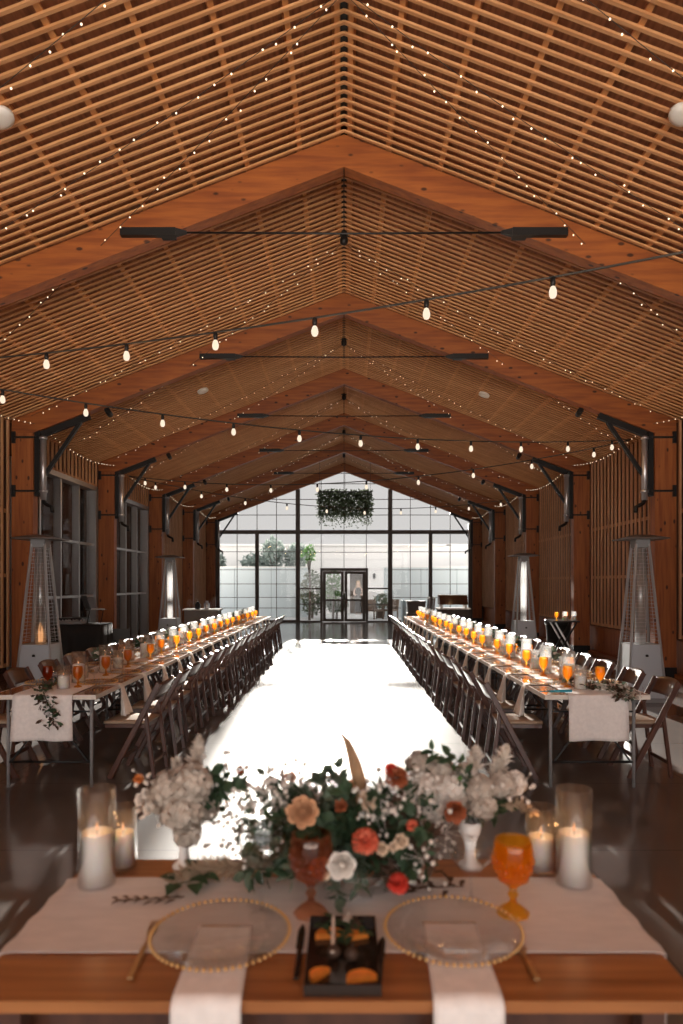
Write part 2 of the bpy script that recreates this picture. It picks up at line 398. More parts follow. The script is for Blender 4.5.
# glazed gable end
EY = FR[7]
pm = 1.92
f = MB()
for X in (-pm, pm): f.box(X-.09, X+.09, EY-.02, EY+.14, 0, ZU-S*pm)
for X in (-5.27, 5.27): f.box(X-.09, X+.09, EY+.02, EY+.14, 0, ZU-S*5.2)
for X in (-3.62, 3.6): f.box(X-.075, X+.075, EY+.0, EY+.13, 0, 3.74)
f.box(-5.27, 5.27, EY-.01, EY+.13, 3.66, 3.82)
f.box(-5.27, -pm, EY, EY+.12, 0, .08); f.box(pm, 5.27, EY, EY+.12, 0, .08)
for X0, X1 in ((-6.1,-5.27),(5.27,6.1)): f.box(X0, X1, EY+.09, EY+.2, 0, 4.7)
for sx in (1,-1):
    vs = []
    for yy in (EY+.09, EY+.2):
        vs += [(0,yy,ZU+.02),(sx*6.1,yy,ZU+.02-S*6.1),(sx*6.1,yy,ZU+.75-S*6.1),(0,yy,ZU+.75)]
    f.add(vs, [(0,1,2,3),(4,7,6,5),(0,4,5,1),(1,5,6,2),(2,6,7,3),(3,7,4,0)])
struct(f.build('wall_front', MT['bronze']))
def glaze(n, x0, x1, zlo, ztop, vs, hs, skip=None):
    m = MB()
    for X in vs: m.box(X-.012, X+.012, EY+.03, EY+.09, zlo, ztop(X))
    for z in hs:
        # limit a horizontal bar to where the gable is still above it
        lo, hi = x0, x1
        if ztop(lo) < z: lo = max(lo, -(ZU-z)/S)
        if ztop(hi) < z: hi = min(hi, (ZU-z)/S)
        if hi-lo > .1: m.box(lo, hi, EY+.035, EY+.085, z-.012, z+.012)
    w = struct(m.build('window_%d' % n, MT['bronze']))
    N = 8; vv = []
    p = MB()
    xs = sorted(set([x0, x1]+([0.0] if x0 < 0 < x1 else [])))
    for a, b in zip(xs[:-1], xs[1:]):
        if skip and zlo < 1: pass
        p.add([(a,EY+.06,zlo),(b,EY+.06,zlo),(b,EY+.06,ztop(b)),(a,EY+.06,ztop(a))], [(0,1,2,3)])
    p.build('pane', MT['pane'], w)
    return w
flat = lambda X: 3.66
gab = lambda X: ZU+.0-S*abs(X)
hz = (.58, 1.02, 1.58, 2.17, 2.92)
glaze(1, -5.18, -pm-.09, .08, flat, (-4.45,-2.81), hz)
glaze(2, -pm+.09, pm-.09, 2.22, flat, (-.95,0,.93), (2.90,))
glaze(3, pm+.09, 5.18, .08, flat, (2.76,4.42), hz)
glaze(4, -5.18, -pm-.09, 3.82, gab, (-4.45,-3.62,-2.81), (4.45,5.1))
glaze(5, -pm+.09, pm-.09, 3.82, gab, (-.95,0,.95), (4.45,5.1,5.75))
glaze(6, pm+.09, 5.18, 3.82, gab, (2.76,3.6,4.42), (4.45,5.1))
f = MB(); f.box(-pm+.09, -.99, EY+.03, EY+.09, .72, .76); f.box(-pm+.09,-.99,EY+.03,EY+.09,1.36,1.42); f.box(-pm+.09,-.99,EY+.03,EY+.09,0,.05)
w = struct(f.build('window_9', MT['bronze'])); MB().box(-pm+.09,-.99,EY+.055,EY+.06,.05,2.15).build('pane', MT['pane'], w)
f = MB(); f.box(1.0, pm-.09, EY+.03, EY+.09, .72, .76); f.box(1.0,pm-.09,EY+.03,EY+.09,1.36,1.42); f.box(1.0,pm-.09,EY+.03,EY+.09,0,.05)
w = struct(f.build('window_10', MT['bronze'])); MB().box(1.0,pm-.09,EY+.055,EY+.06,.05,2.15).build('pane', MT['pane'], w)
f = MB(); f.box(-.99,-.89,EY,EY+.12,0,2.2); f.box(.9,1.0,EY,EY+.12,0,2.2); f.box(-.99,1.0,EY,EY+.12,2.12,2.24)
dr = struct(f.build('door_1', MT['bronze']))
for x0, x1, hx in ((-.88,-.005,-.05),(.015,.89,.06)):
    l = MB(); s_ = .12
    l.box(x0,x0+s_,EY+.03,EY+.08,.02,2.11); l.box(x1-s_,x1,EY+.03,EY+.08,.02,2.11)
    l.box(x0+s_,x1-s_,EY+.03,EY+.08,2.0,2.11); l.box(x0+s_,x1-s_,EY+.03,EY+.08,.02,.12); l.box(x0+s_,x1-s_,EY+.035,EY+.075,.87,.95)
    lf = l.build('door_leaf', MT['bronze'], dr)
    MB().box(x0+s_,x1-s_,EY+.055,EY+.06,.12,2.0).build('pane', MT['pane'], lf)
    MB().tube([(hx,EY+.03,.95),(hx,EY-.03,.95),(hx,EY-.03,1.25),(hx,EY+.03,1.25)], .012, 6).build('door_handle', MT['galv'], lf)
# rear end of the hall (behind the camera): the same open framing
f = MB()
for X in (-5.27,-pm,pm,5.27): f.box(X-.09,X+.09,Y0-.05,Y0+.1,0,ZU+.1-S*abs(X))
f.box(-5.27,5.27,Y0-.04,Y0+.09,3.66,3.82)
struct(f.build('wall_back', MT['bronze']))
# ------------------------------------------------------------------ outside
struct(MB().box(-40,40,Y1,70,-.25,-.05).build('exterior_ground', MT['extground']))
BY = 36.8
b = MB(); b.box(-18,18,BY,BY+8,2.35,3.66); b.box(-18,.30,BY,BY+8,-.05,2.35); b.box(1.25,18,BY,BY+8,-.05,2.35)
b.box(-18.1,18.1,BY-.1,BY+8.1,3.62,3.72)
bo = b.build('building', MT['bldg'])
bb = empty('white_building', (0,0,0))
tag(bb, 'white flat-roofed building facing the glass end doors across a yard', 'building'); bo.parent = bb; bo.name = 'wall'
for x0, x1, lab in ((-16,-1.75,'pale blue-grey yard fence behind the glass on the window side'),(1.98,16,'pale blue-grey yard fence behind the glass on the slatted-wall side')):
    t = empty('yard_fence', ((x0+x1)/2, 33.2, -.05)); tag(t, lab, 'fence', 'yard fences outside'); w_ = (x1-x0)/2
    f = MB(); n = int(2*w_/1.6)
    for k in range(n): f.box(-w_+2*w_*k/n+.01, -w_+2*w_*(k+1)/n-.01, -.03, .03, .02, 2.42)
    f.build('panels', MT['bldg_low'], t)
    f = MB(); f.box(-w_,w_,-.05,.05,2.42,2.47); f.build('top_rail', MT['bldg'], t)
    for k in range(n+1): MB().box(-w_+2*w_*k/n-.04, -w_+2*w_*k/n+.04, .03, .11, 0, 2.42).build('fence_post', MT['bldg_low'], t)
g = MB(); gx = 3.4
for sx in (1,):
    vs = []
    for yy in (BY-.1, BY+6): vs += [(gx-.9,yy,2.4),(gx+2.2,yy,3.7),(gx+5.6,yy,2.4)]
    g.add(vs, [(0,1,2),(3,5,4),(0,3,4,1),(1,4,5,2),(2,5,3,0)])
g.build('gable', MT['bldg'], bb)
d = MB(); d.box(.30,1.25,BY+.9,BY+1.0,-.05,2.25); d.build('entry_recess', MT['patio'], bb)
d = MB(); d.box(.24,.32,BY-.06,BY+.1,-.05,2.3); d.box(1.23,1.31,BY-.06,BY+.1,-.05,2.3); d.box(.24,1.31,BY-.06,BY+.1,2.25,2.33); d.build('door_frame', MT['bldg'], bb)
lm = MB(); lm.lathe([(.02,0),(.07,.02),(.07,.2),(.09,.22),(.02,.3)], 10, (1.62,BY-.12,1.85)); lm.box(1.60,1.64,BY-.12,BY,2.1,2.13)
tag(lm.build('wall_lamp', MT['steel']), 'small dark lamp on the white building beside its doorway', 'lamp')
def crown(c, r, n, L, W, zs=1.0, hollow=.4):
    m = MB()
    for _ in range(n):
        d_ = rdir(); rr = hollow+(1-hollow)*R.random()**.5
        p = V(c)+V((d_.x*r*rr, d_.y*r*rr, d_.z*r*zs*rr)); m.leaf(p, rdir(), rdir(), L*R.uniform(.7,1.3), W*R.uniform(.7,1.3))
    return m
def tree(name, x, y, h, r, n, mat, label, cat='tree', zs=1.0, L=.2, W=.1, trunk=True):
    t = empty(name, (x,y,-.05)); tag(t, label, cat, 'plants outside the glass end')
    crown((0,0,h-r*zs), r, n, L, W, zs).build('foliage', mat, t)
    m = MB(); m.tube([(0,0,0),(.03,.02,h*.4),(0,0,h-r*zs)], [.06,.05,.03], 7)
    for k in range(5):
        a = R.uniform(0,6.3); m.tube([(0,0,(h-r*zs)*.7),(math.cos(a)*r*.6,math.sin(a)*r*.6,h-r*zs+R.uniform(-.2,.4)*r)], [.03,.01], 5)
    m.build('trunk', MT['bark'], t)
    return t
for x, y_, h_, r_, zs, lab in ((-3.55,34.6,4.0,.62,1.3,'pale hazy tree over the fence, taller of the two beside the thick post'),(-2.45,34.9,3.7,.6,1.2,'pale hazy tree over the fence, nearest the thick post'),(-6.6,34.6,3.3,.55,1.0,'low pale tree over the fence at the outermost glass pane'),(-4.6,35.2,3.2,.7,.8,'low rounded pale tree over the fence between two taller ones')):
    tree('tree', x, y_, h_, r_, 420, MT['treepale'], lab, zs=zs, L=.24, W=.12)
tree('tree', -.50, 31.2, 2.3, .42, 420, MT['tree'], 'bright green young tree filling the upper pane of one door', zs=1.7, L=.14, W=.08)
tree('tree', -1.55, 30.6, 3.35, .32, 130, MT['tree'], 'thin green sapling reaching above the door beside the post', zs=1.2, L=.17, W=.08)
tree('shrub', -1.5, 32.2, 2.3, .6, 1000, MT['shrub'], 'grey-green shrub mass behind the narrow pane beside the doors', 'shrub', zs=1.85, L=.13, W=.08)
tree('shrub', -.35, 31.9, 1.25, .6, 800, MT['shrub'], 'low grey-green shrub behind the bottom pane of one door', 'shrub', zs=.8, L=.12, W=.08)
def patio_chair(x, y, rz, label):
    t = empty('patio_chair', (x,y,-.05), rz); tag(t, label, 'chair', 'patio seats outside')
    MB().box(-.28,.28,-.28,.28,.36,.44).build('seat', MT['patio'], t)
    MB().bar((0,.27,.42),(0,.36,.9),.56,.05,(1,0,0)).build('backrest', MT['patio'], t)
    for sx in (1,-1):
        MB().box(sx*.28-.03,sx*.28+.03,-.26,.28,.6,.64).build('armrest', MT['patio'], t)
        for yy in (-.25,.25): MB().box(sx*.26-.025,sx*.26+.025,yy-.025,yy+.025,0,.6).build('leg', MT['patio'], t)
patio_chair(1.45, 31.6, .6, 'brown wicker patio chair outside, nearer the door frame')
patio_chair(2.15, 31.9, -.6, 'brown wicker patio chair outside, close to the thick window post')
t = empty('planter', (1.75,32.6,-.05)); tag(t, 'leafy planter standing behind the patio chairs outside', 'planter')
MB().lathe([(.16,0),(.24,.4),(.25,.42),(.21,.42),(.2,.36),(.001,.36)], 16).build('pot', MT['patio'], t)
crown((0,0,.75), .4, 260, .16, .07).build('foliage', MT['shrub'], t)
# person in the doorway
def skin_body(name, pts, edges, mat, parent=None, sub=2):
    me = bpy.data.meshes.new(name); me.from_pydata([p[:3] for p in pts], edges, []); me.update(); me.materials.append(mat)
    o = bpy.data.objects.new(name, me); COL.objects.link(o)
    if parent is not None: o.parent = parent
    sk = o.modifiers.new('skin', 'SKIN'); sk.use_smooth_shade = True
    bm = bmesh.new(); bm.from_mesh(me); ly = bm.verts.layers.skin.verify(); bm.verts.ensure_lookup_table()
    for i, p in enumerate(pts):
        bm.verts[i][ly].radius = (p[3], p[4] if len(p) > 4 else p[3]); bm.verts[i][ly].use_root = (i == 0)
    bm.to_mesh(me); bm.free()
    s = o.modifiers.new('sub', 'SUBSURF'); s.levels = s.render_levels = sub
    return o
pts = [(0,0,.95,.13,.10),(0,0,1.15,.11,.08),(0,0,1.34,.14,.09),(0,0,1.45,.06,.05),(0,-.02,1.53,.055),(0,-.03,1.60,.085,.10),(0,-.02,1.70,.07,.085)]
E = [(i,i+1) for i in range(6)]
def ch(start, lst):
    prev = start
    for p in lst: pts.append(p); E.append((prev, len(pts)-1)); prev = len(pts)-1
    return prev
for sx in (1,-1):
    ch(0, [(sx*.09,0,.88,.085),(sx*.10,-.01,.5,.06),(sx*.10,.02,.12,.038),(sx*.10,-.02,.05,.04),(sx*.11,-.14,.03,.03)])
    e = ch(2, [(sx*.17,0,1.38,.05),(sx*.24,-.02,1.12,.04),(sx*.17,-.2,1.02,.03),(sx*.13,-.27,1.05,.032)])
    for k, (dx, L) in enumerate(((-.028,.065),(-.01,.078),(.01,.075),(.028,.055))):
        x = sx*(.13+dx); ch(e, [(x,-.31,1.06,.010),(x,-.31-L*.5,1.05,.009),(x,-.31-L*.8,1.03,.008)])
    ch(e, [(sx*.09,-.29,1.075,.011),(sx*.07,-.31,1.085,.009)])
person = skin_body('person', pts, E, MT['skin']); person.location = (.76, BY-.35, -.05)
tag(person, 'person in a dark dress with long fair hair standing in the far doorway', 'person')
h = MB(); h.lathe([(.001,1.80),(.07,1.785),(.105,1.73),(.115,1.65),(.12,1.5),(.13,1.36),(.10,1.3),(.001,1.3)], 14, (0,.035,0), sy=.8); h.build('hair', MT['hair'], person)
h = MB(); h.lathe([(.2,.14),(.19,.4),(.18,.6),(.165,.9),(.125,1.12),(.16,1.3),(.15,1.4),(.09,1.43)], 18, (0,0,0), sy=.75); h.build('dress', MT['dress'], person)
for sx in (1,-1):
    h = MB(); h.lathe([(.05,.0),(.055,.06),(.04,.12)], 10, (sx*.10,0,0)); h.ball((sx*.1,-.07,.03),.045,8,5,.6); h.build('shoe', MT['dress'], person)
for sx in (1,-1): MB().ball((sx*.035,-.118,1.625),.012).build('eye', MT['dress'], person)
h = MB(); h.ball((0,-.135,1.595),.016,6,4,1.5); h.tube([(-.022,-.118,1.555),(0,-.126,1.553),(.022,-.118,1.555)],.006,5); h.build('nose_and_mouth', MT['skin'], person)
# ------------------------------------------------------------------ steelwork
SIDE = {1: 'slatted-wall side', -1: 'window-wall side'}
for i in range(2, 7):
    fy = FR[i]; od = ORD[i-2]
    t = empty('tie_rod', (0, fy, 5.5)); tag(t, f'thin steel tie rod with black end plates under the {od} rafter pair', 'tie rod', 'tie rods under the rafters')
    MB().tube([(-1.9,-.12,0),(0,-.12,-.012),(1.9,-.12,0)], .011, 6).build('rod', MT['steel'], t)
    MB().tube([(0,-.12,0),(0,-.12,.35),(0,-.05,.75)], .006, 5).build('hanger', MT['steel'], t)
    for sx in (1,-1):
        p = MB(); p.bar((sx*2.47,-.12,0),(sx*1.86,-.12,0),.07,.085); p.bar((sx*1.87,-.12,0),(sx*1.74,-.12,0),.06,.085,w1=.025,d1=.03)
        p.box(sx*2.0-.12,sx*2.0+.12,-.10,-.0,-.03,.06)
        p.build('end_plate', MT['steel'], t)
for i in range(3, 8):
    fy = FR[i]-(.0 if i < 7 else .085)
    for sx in (1,-1):
        od = ORD[i-3]
        t = empty('knee_brace', (0, fy, 0)); tag(t, f'black steel knee brace on the {od} visible column along the {SIDE[sx]}', 'knee brace', 'steel knee braces on the columns')
        X = lambda x: sx*x
        zr = lambda x: ZU-S*x
        pth = [(X(4.40),0,zr(4.40)-.055),(X(5.22),0,zr(5.22)-.06)]
        MB().bar(pth[0], pth[1], .09, .10).build('top_chord', MT['steel'], t)
        MB().box(min(X(5.25),X(5.335)),max(X(5.25),X(5.335)),-.06,.06,3.12,4.24).build('back_plate', MT['steel'], t)
        MB().tube([(X(5.19),-.03,4.15),(X(5.19),-.03,3.05)], .05, 12).build('pipe', MT['galv'], t)
        MB().bar((X(4.56),0,zr(4.56)-.10),(X(5.22),0,3.42),.06,.06).build('diagonal', MT['steel'], t)
        MB().tube([(X(5.19),-.03,3.06),(X(5.17),-.03,3.0),(X(5.10),-.05,2.96),(X(5.03),-.06,2.93),(X(5.02),-.06,2.83)], .034, 8).build('elbow', MT['steel'], t)
        for z in (4.12, 3.2): MB().lathe([(.062,-.02),(.066,-.02),(.066,.02),(.062,.02)], 12, (X(5.19),-.03,z)).build('collar', MT['galv'], t)
        for z in (4.12, 3.2):
            r_ = MB(); r_.bar((X(5.28),-.115,z),(X(5.66),-.115,z),.03,.03); r_.box(min(X(5.64),X(5.70)),max(X(5.64),X(5.70)),-.12,-.09,z-.1,z+.1)
            r_.build('bolt_arm', MT['steel'], t)
for i in range(3, 7):
    for sx in (1,-1):
        p = V((sx*4.12, FR[i]+.10, ZU-S*4.12-.02)); t = empty('spotlight', p)
        tag(t, f'small black spotlight behind the {ORD[i-3]} visible rafter on the {SIDE[sx]}', 'spotlight', 'spotlights by the rafters')
        MB().tube([(0,-.05,-.02),(0,.12,-.07)], .05, 10).build('can', MT['steel'], t); MB().box(-.015,.015,-.02,.0,-.02,.08).build('bracket', MT['steel'], t)
def disc(px, py, sx, label):
    # on the slat plane
    t = (px-CX)/F; k = (HY-py)/F
    D = (ZS-CZ-.03)/(k+S*abs(t)); p = P(px, py, D)
    o = MB().lathe([(.001,.03),(.105,.03),(.115,.015),(.11,-.02),(.07,-.035),(.001,-.038)], 20).build('ceiling_speaker', MT['white']); o.location = p; o.rotation_euler = (0, math.atan(S)*(1 if sx > 0 else -1), 0)
    tag(o, label, 'speaker', 'round ceiling speakers')
disc(0, 118, -1, 'round white ceiling speaker on the near slats, window-wall side')
disc(683, 115, 1, 'round white ceiling speaker on the near slats, slatted-wall side')
disc(203, 391, -1, 'round white ceiling speaker past the second rafter, window-wall side')
disc(484, 395, 1, 'round white ceiling speaker past the second rafter, slatted-wall side')
# ------------------------------------------------------------------ fairy lights
fb = MB(); fb.ball((0,0,0), .009, 6, 4); FB = fb.build('fairy_bulb', MT['fairy']); fbm = FB.data; bpy.data.objects.remove(FB)
def child(name, me, parent, loc, rot=None):
    o = bpy.data.objects.new(name, me); COL.objects.link(o); o.parent = parent; o.location = loc
    if rot: o.rotation_euler = rot
    return o
for hI, hy in enumerate([4.2, 5.6, 9.75, 13.9, 18.0, 22.2, 26.3]):
    t = empty('ridge_hub', (0, hy, ZS)); tag(t, f'dark ridge bracket gathering fairy lights, {ORD[hI]} from the camera', 'bracket', 'ridge brackets of the fairy lights')
    MB().lathe([(.02,.09),(.035,.0),(.06,-.08),(.05,-.14),(.01,-.16)], 10).build('bracket', MT['steel'], t)
    MB().box(-.08,.08,-.04,.04,-.02,.02).build('crossbar', MT['steel'], t)
    for sx in (1,-1):
        for j, dk in enumerate((1.9,) if hI == 0 else ((1.9,) if hI == 6 else (1.9, 3.9))):
            a = V((sx*.05, hy+dk*.02, ZS-.12)); e = V((sx*5.3, hy+dk+R.uniform(-.2,.2), ZS-S*5.3-.12))
            L = (e-a).length; n = int(L/(.20 if hI < 4 else .24))
            o = empty('fairy_light_strand', a)
            tag(o, f'{("steeper","longer")[j]} fairy light strand from {ORD[hI]} ridge bracket to the {SIDE[sx]} eave', 'fairy lights', 'warm fairy light strands under the roof')
            sag = R.uniform(.05,.13); pt = lambda u: a.lerp(e, u)-V((0,0,sag*4*u*(1-u)))
            w = MB(); w.tube([pt(k/10)-a for k in range(11)], .003, 4); w.build('wire', MT['wire'], o)
            for k in range(1, n):
                child('fairy_bulb', fbm, o, pt((k+R.uniform(-.35,.35))/n)-a+V((R.uniform(-.03,.03),R.uniform(-.03,.03),R.uniform(-.04,.01))))
for bI in range(2, 7):
    for sx in (1,-1):
        a = V((sx*5.28, FR[bI]+.15, 4.34)); e = V((sx*5.28, FR[bI+1]-.15, 4.34)); o = empty('fairy_light_strand', a)
        tag(o, f'fairy light strand swagged along the {SIDE[sx]} eave in the {ORD[bI-2]} visible bay', 'fairy lights', 'warm fairy light strands under the roof')
        n = 20; pt = lambda u: a.lerp(e, u)-V((0,0,.18*math.sin(PI*u)))
        MB().tube([pt(k/10)-a for k in range(11)], .0035, 4).build('wire', MT['wire'], o)
        for k in range(1, n): child('fairy_bulb', fbm, o, pt((k+R.uniform(-.3,.3))/n)-a)
# globe string lights zigzagging across the hall
sk = MB(); sk.lathe([(.006,.0),(.02,-.005),(.022,-.05),(.014,-.075)], 8); so = sk.build('socket', MT['steel']); SKM = so.data; bpy.data.objects.remove(so)
gb = MB(); gb.lathe([(.012,-.07),(.022,-.085),(.031,-.115),(.030,-.14),(.02,-.16),(.001,-.168)], 10); go = gb.build('bulb', MT['globe']); GBM = go.data; bpy.data.objects.remove(go)
GLOBE_W = 2.5
STR = [((3.05,4.75,4.06),(-3.9,7.35,4.03),.10,.93,'nearest globe string light crossing the hall'),
       ((-4.6,8.05,4.0),(5.0,11.9,4.12),.28,.92,'second globe string light, slung behind the nearest tie rod'),
       ((5.0,11.95,4.12),(-5.0,15.8,4.1),.45,1.0,'third globe string light, between second and third rafters'),
       ((-5.0,15.9,4.1),(5.0,20.0,4.1),.5,1.0,'farthest globe string light, deep in the hall'),
       ]
for a, e, sag, sp, lab in STR:
    a = V(a); e = V(e); o = empty('globe_string_light', a); tag(o, lab, 'string lights', 'globe string lights')
    pt = lambda u: a.lerp(e, u)-V((0,0,sag*4*u*(1-u)))-a
    MB().tube([pt(k/24) for k in range(25)], .010, 5).build('cable', MT['wire'], o)
    n = int((e-a).length/sp); Ln = (e-a).length
    for k in range(n):
        u = (.53+k)/Ln if sp == .93 else (k+.55)/n; q = pt(u)
        MB  # bulbs share one mesh
        child('socket', SKM, o, q); child('bulb', GBM, o, q)
        li = bpy.data.lights.new('globe_lamp', 'POINT'); li.energy = GLOBE_W; li.color = (1,.56,.26); li.shadow_soft_size = .03
        lo = bpy.data.objects.new('globe_lamp', li); COL.objects.link(lo); lo.location = a+q+V((0,0,-.21))
# ------------------------------------------------------------------ hanging greenery
hp = P(345, 505, 24.3); t = empty('hanging_greenery', (hp.x, hp.y, hp.z)); tag(t, 'rectangular cloud of dark greenery hanging before the glass gable', 'hanging foliage')
m = MB()
for _ in range(4200):
    x = R.uniform(-.95,.95); z = R.uniform(-.38,.5); y = R.uniform(-.4,.4)
    x += R.gauss(0,.03); m.leaf((x,y,z), rdir(), rdir(), R.uniform(.06,.13), R.uniform(.03,.06))
for _ in range(420):
    x = R.uniform(-.95,.95); y = R.uniform(-.4,.4); z = -.38-abs(R.gauss(0,.17)); m.leaf((x,y,z), rdir(-1,0), rdir(), .08, .035)
f = m.build('foliage', MT['hangleaf'], t); f['kind'] = 'stuff'
for x in (-.9,0,.9): MB().tube([(x,0,.42),(x,0,ZS-S*abs(x)-hp.z)], .006, 5).build('suspension_wire', MT['steel'], t)
m = MB()
for yy in (-.38,.38): m.box(-.93,.93,yy-.02,yy+.02,.4,.44)
for xx in (-.93,.93): m.box(xx-.02,xx+.02,-.38,.38,.4,.44)
m.build('frame', MT['steel'], t)
# ------------------------------------------------------------------ patio heaters
def heater(x, y, rz, label, lit=False):
    t = empty('patio_heater', (x,y,0), rz); tag(t, label, 'patio heater', 'pyramid patio heaters')
    b0, b1, b2, zb, zt = .25, .205, .085, .78, 2.16
    def frus(m, a, za, b, zb_): return m.add([(-a,-a,za),(a,-a,za),(a,a,za),(-a,a,za),(-b,-b,zb_),(b,-b,zb_),(b,b,zb_),(-b,b,zb_)], [(0,3,2,1),(4,5,6,7),(0,1,5,4),(1,2,6,5),(2,3,7,6),(3,0,4,7)])
    frus(MB(), b0, .05, b1, zb).build('base_cabinet', MT['heaterbox'], t)
    MB().box(-b0-.01,b0+.01,-b0-.01,b0+.01,0,.06).build('foot_plate', MT['dull'], t)
    for sx in (1,-1):
        for sy in (1,-1):
            MB().rbar((sx*(b1+.045),sy*(b1+.045),.06),(sx*b2,sy*b2,zt),.035,.035,(sx,-sy,0)).build('strut', MT['stainless'], t)
    MB().lathe([(.07,zb),(.07,zt-.06)], 16, smooth=True).build('glass_tube', MT['tubeglass'], t)
    for a in range(4):
        g = MB()
        for k in range(26):
            z = zb+.05+k*(zt-zb-.12)/25; u = (z-zb)/(zt-zb); r = b1+(b2-b1)*u
            p0 = V((-r+.02,-r,z)); p1 = V((r-.02,-r,z)); g.bar(p0,p1,.0028,.0028,(0,0,1))
        for k in (-.5,0,.5): g.bar((k*2*b1*.9,-b1,zb+.03),(k*2*b2*.9,-b2,zt-.05),.004,.004,(0,1,0))
        g.xf(M.Rotation(a*PI/2, 4, 'Z')).build('wire_guard', MT['stainless'], t)
    MB().box(-.10,.10,-.10,.10,zt-.05,zt+.06).build('burner_head', MT['dull'], t)
    c = MB(); frus(c, .285, zt+.075, .10, zt+.125); c.box(-.29,.29,-.29,.29,zt+.06,zt+.078); c.build('reflector_cap', MT['cap'], t)
    MB().lathe([(.02,0),(.02,.02),(.012,.03)], 8, (0,-b1-.035,.62)).build('control_knob', MT['steel'], t)
    if lit:
        m = MB()
        for k in range(7):
            a = k*.9; m.tube([(.025*math.cos(a),.025*math.sin(a),zb+.02),(.028*math.cos(a+.5),.028*math.sin(a+.5),zb+.14),(.02*math.cos(a+1),.02*math.sin(a+1),zb+.24+.06*math.sin(k*2.1))],[.007,.009,.002],5)
        m.build('flame', MT['flame'], t)
MT['tubeglass'] = thin_glass('heater_glass_tube', (.92,.92,.92), .08, .7, .16, diff=.3)
MT['cap'] = pbr('dark_cap_metal', (.12,.09,.075), .4, .5)
heater(-4.22, 9.5, .04, 'tall pyramid patio heater with a lit flame by the near dark window', True)
heater(4.12, 9.5, -.04, 'tall steel pyramid patio heater by the near slatted wall bay')
heater(-4.15, 16.3, .0, 'pyramid patio heater deeper in the hall by the farther dark window')
heater(4.02, 15.3, .0, 'pyramid patio heater deeper in the hall before the slatted wall')
# ------------------------------------------------------------------ banquet rows
TABX = {-1: -2.335, 1: 1.97}; TW = .41; TY0, TLEN, NT = 5.30, 2.50, 5; TZ = .75
ROW2 = {-1: 'window', 1: 'slatted-wall'}
ROW = {-1: 'window-side row', 1: 'slat-wall-side row'}
for sx in (-1, 1):
    for k in range(NT):
        ya = TY0+k*TLEN; t = empty('banquet_table', (TABX[sx], ya+TLEN/2, 0))
        tag(t, f'long wooden banquet table, {ORD[k]} from the camera in the {ROW[sx]}', 'table', 'long banquet tables')
        h = TLEN/2-.004
        MB().box(-TW+.012,TW-.012,-h+.012,h-.012,TZ-.03,TZ).build('tabletop', MT['tablewood'], t)
        e = MB(); e.box(-TW,-TW+.012,-h,h,TZ-.036,TZ-.001); e.box(TW-.012,TW,-h,h,TZ-.036,TZ-.001); e.box(-TW+.012,TW-.012,-h,-h+.012,TZ-.036,TZ-.001); e.box(-TW+.012,TW-.012,h-.012,h,TZ-.036,TZ-.001)
        e.build('edge_band', MT['edge'], t)
        for sy in (-1,1):
            for s2 in (-1,1):
                MB().tube([(s2*.33,sy*(h-.12),TZ-.03),(s2*.33,sy*(h-.12),.0)], .014, 8).build('leg', MT['dull'], t)
            MB().tube([(-.33,sy*(h-.12),.2),(.33,sy*(h-.12),.2)], .011, 6).build('crossbar', MT['steel'], t)
            b = MB(); b.bar((-.3,sy*(h-.12),.21),(.0,sy*(h-.12),.60),.02,.012); b.bar((.3,sy*(h-.12),.21),(0,sy*(h-.12),.60),.02,.012); b.bar((-.33,sy*(h-.12),.60),(.33,sy*(h-.12),.60),.02,.012); b.bar((0,sy*(h-.12),.60),(0,sy*(h-.65),TZ-.035),.02,.012,(1,0,0))
            b.build('brace', MT['steel'], t)
    # runner
    prof = [(TY0+NT*TLEN-.05, TZ+.004)]+[(TY0+NT*TLEN*u, TZ+.004) for u in (.8,.6,.4,.2)]+[(TY0+.02,TZ+.005),(TY0-.006,TZ-.002),(TY0-.014,TZ-.03),(TY0-.018,TZ-.13),(TY0-.022,TZ-.24),(TY0-.026,TZ-.35)]
    def rf(u, v):
        k = v*(len(prof)-1); i = min(int(k), len(prof)-2); q = k-i
        y_ = prof[i][0]*(1-q)+prof[i+1][0]*q; z_ = prof[i][1]*(1-q)+prof[i+1][1]*q
        drop = max(0, TZ-z_); return ((u-.5)*(.46+drop*.04), y_-drop*.05*math.sin(u*9+1), z_)
    o = MB().grid(rf, 12, 40, .003).build('table_runner', MT['linen']); o.location = (TABX[sx],0,0)
    tag(o, f'pale linen runner down the middle of the {ROW[sx]}, hanging over its near end', 'table runner', 'linen runners on the long tables')
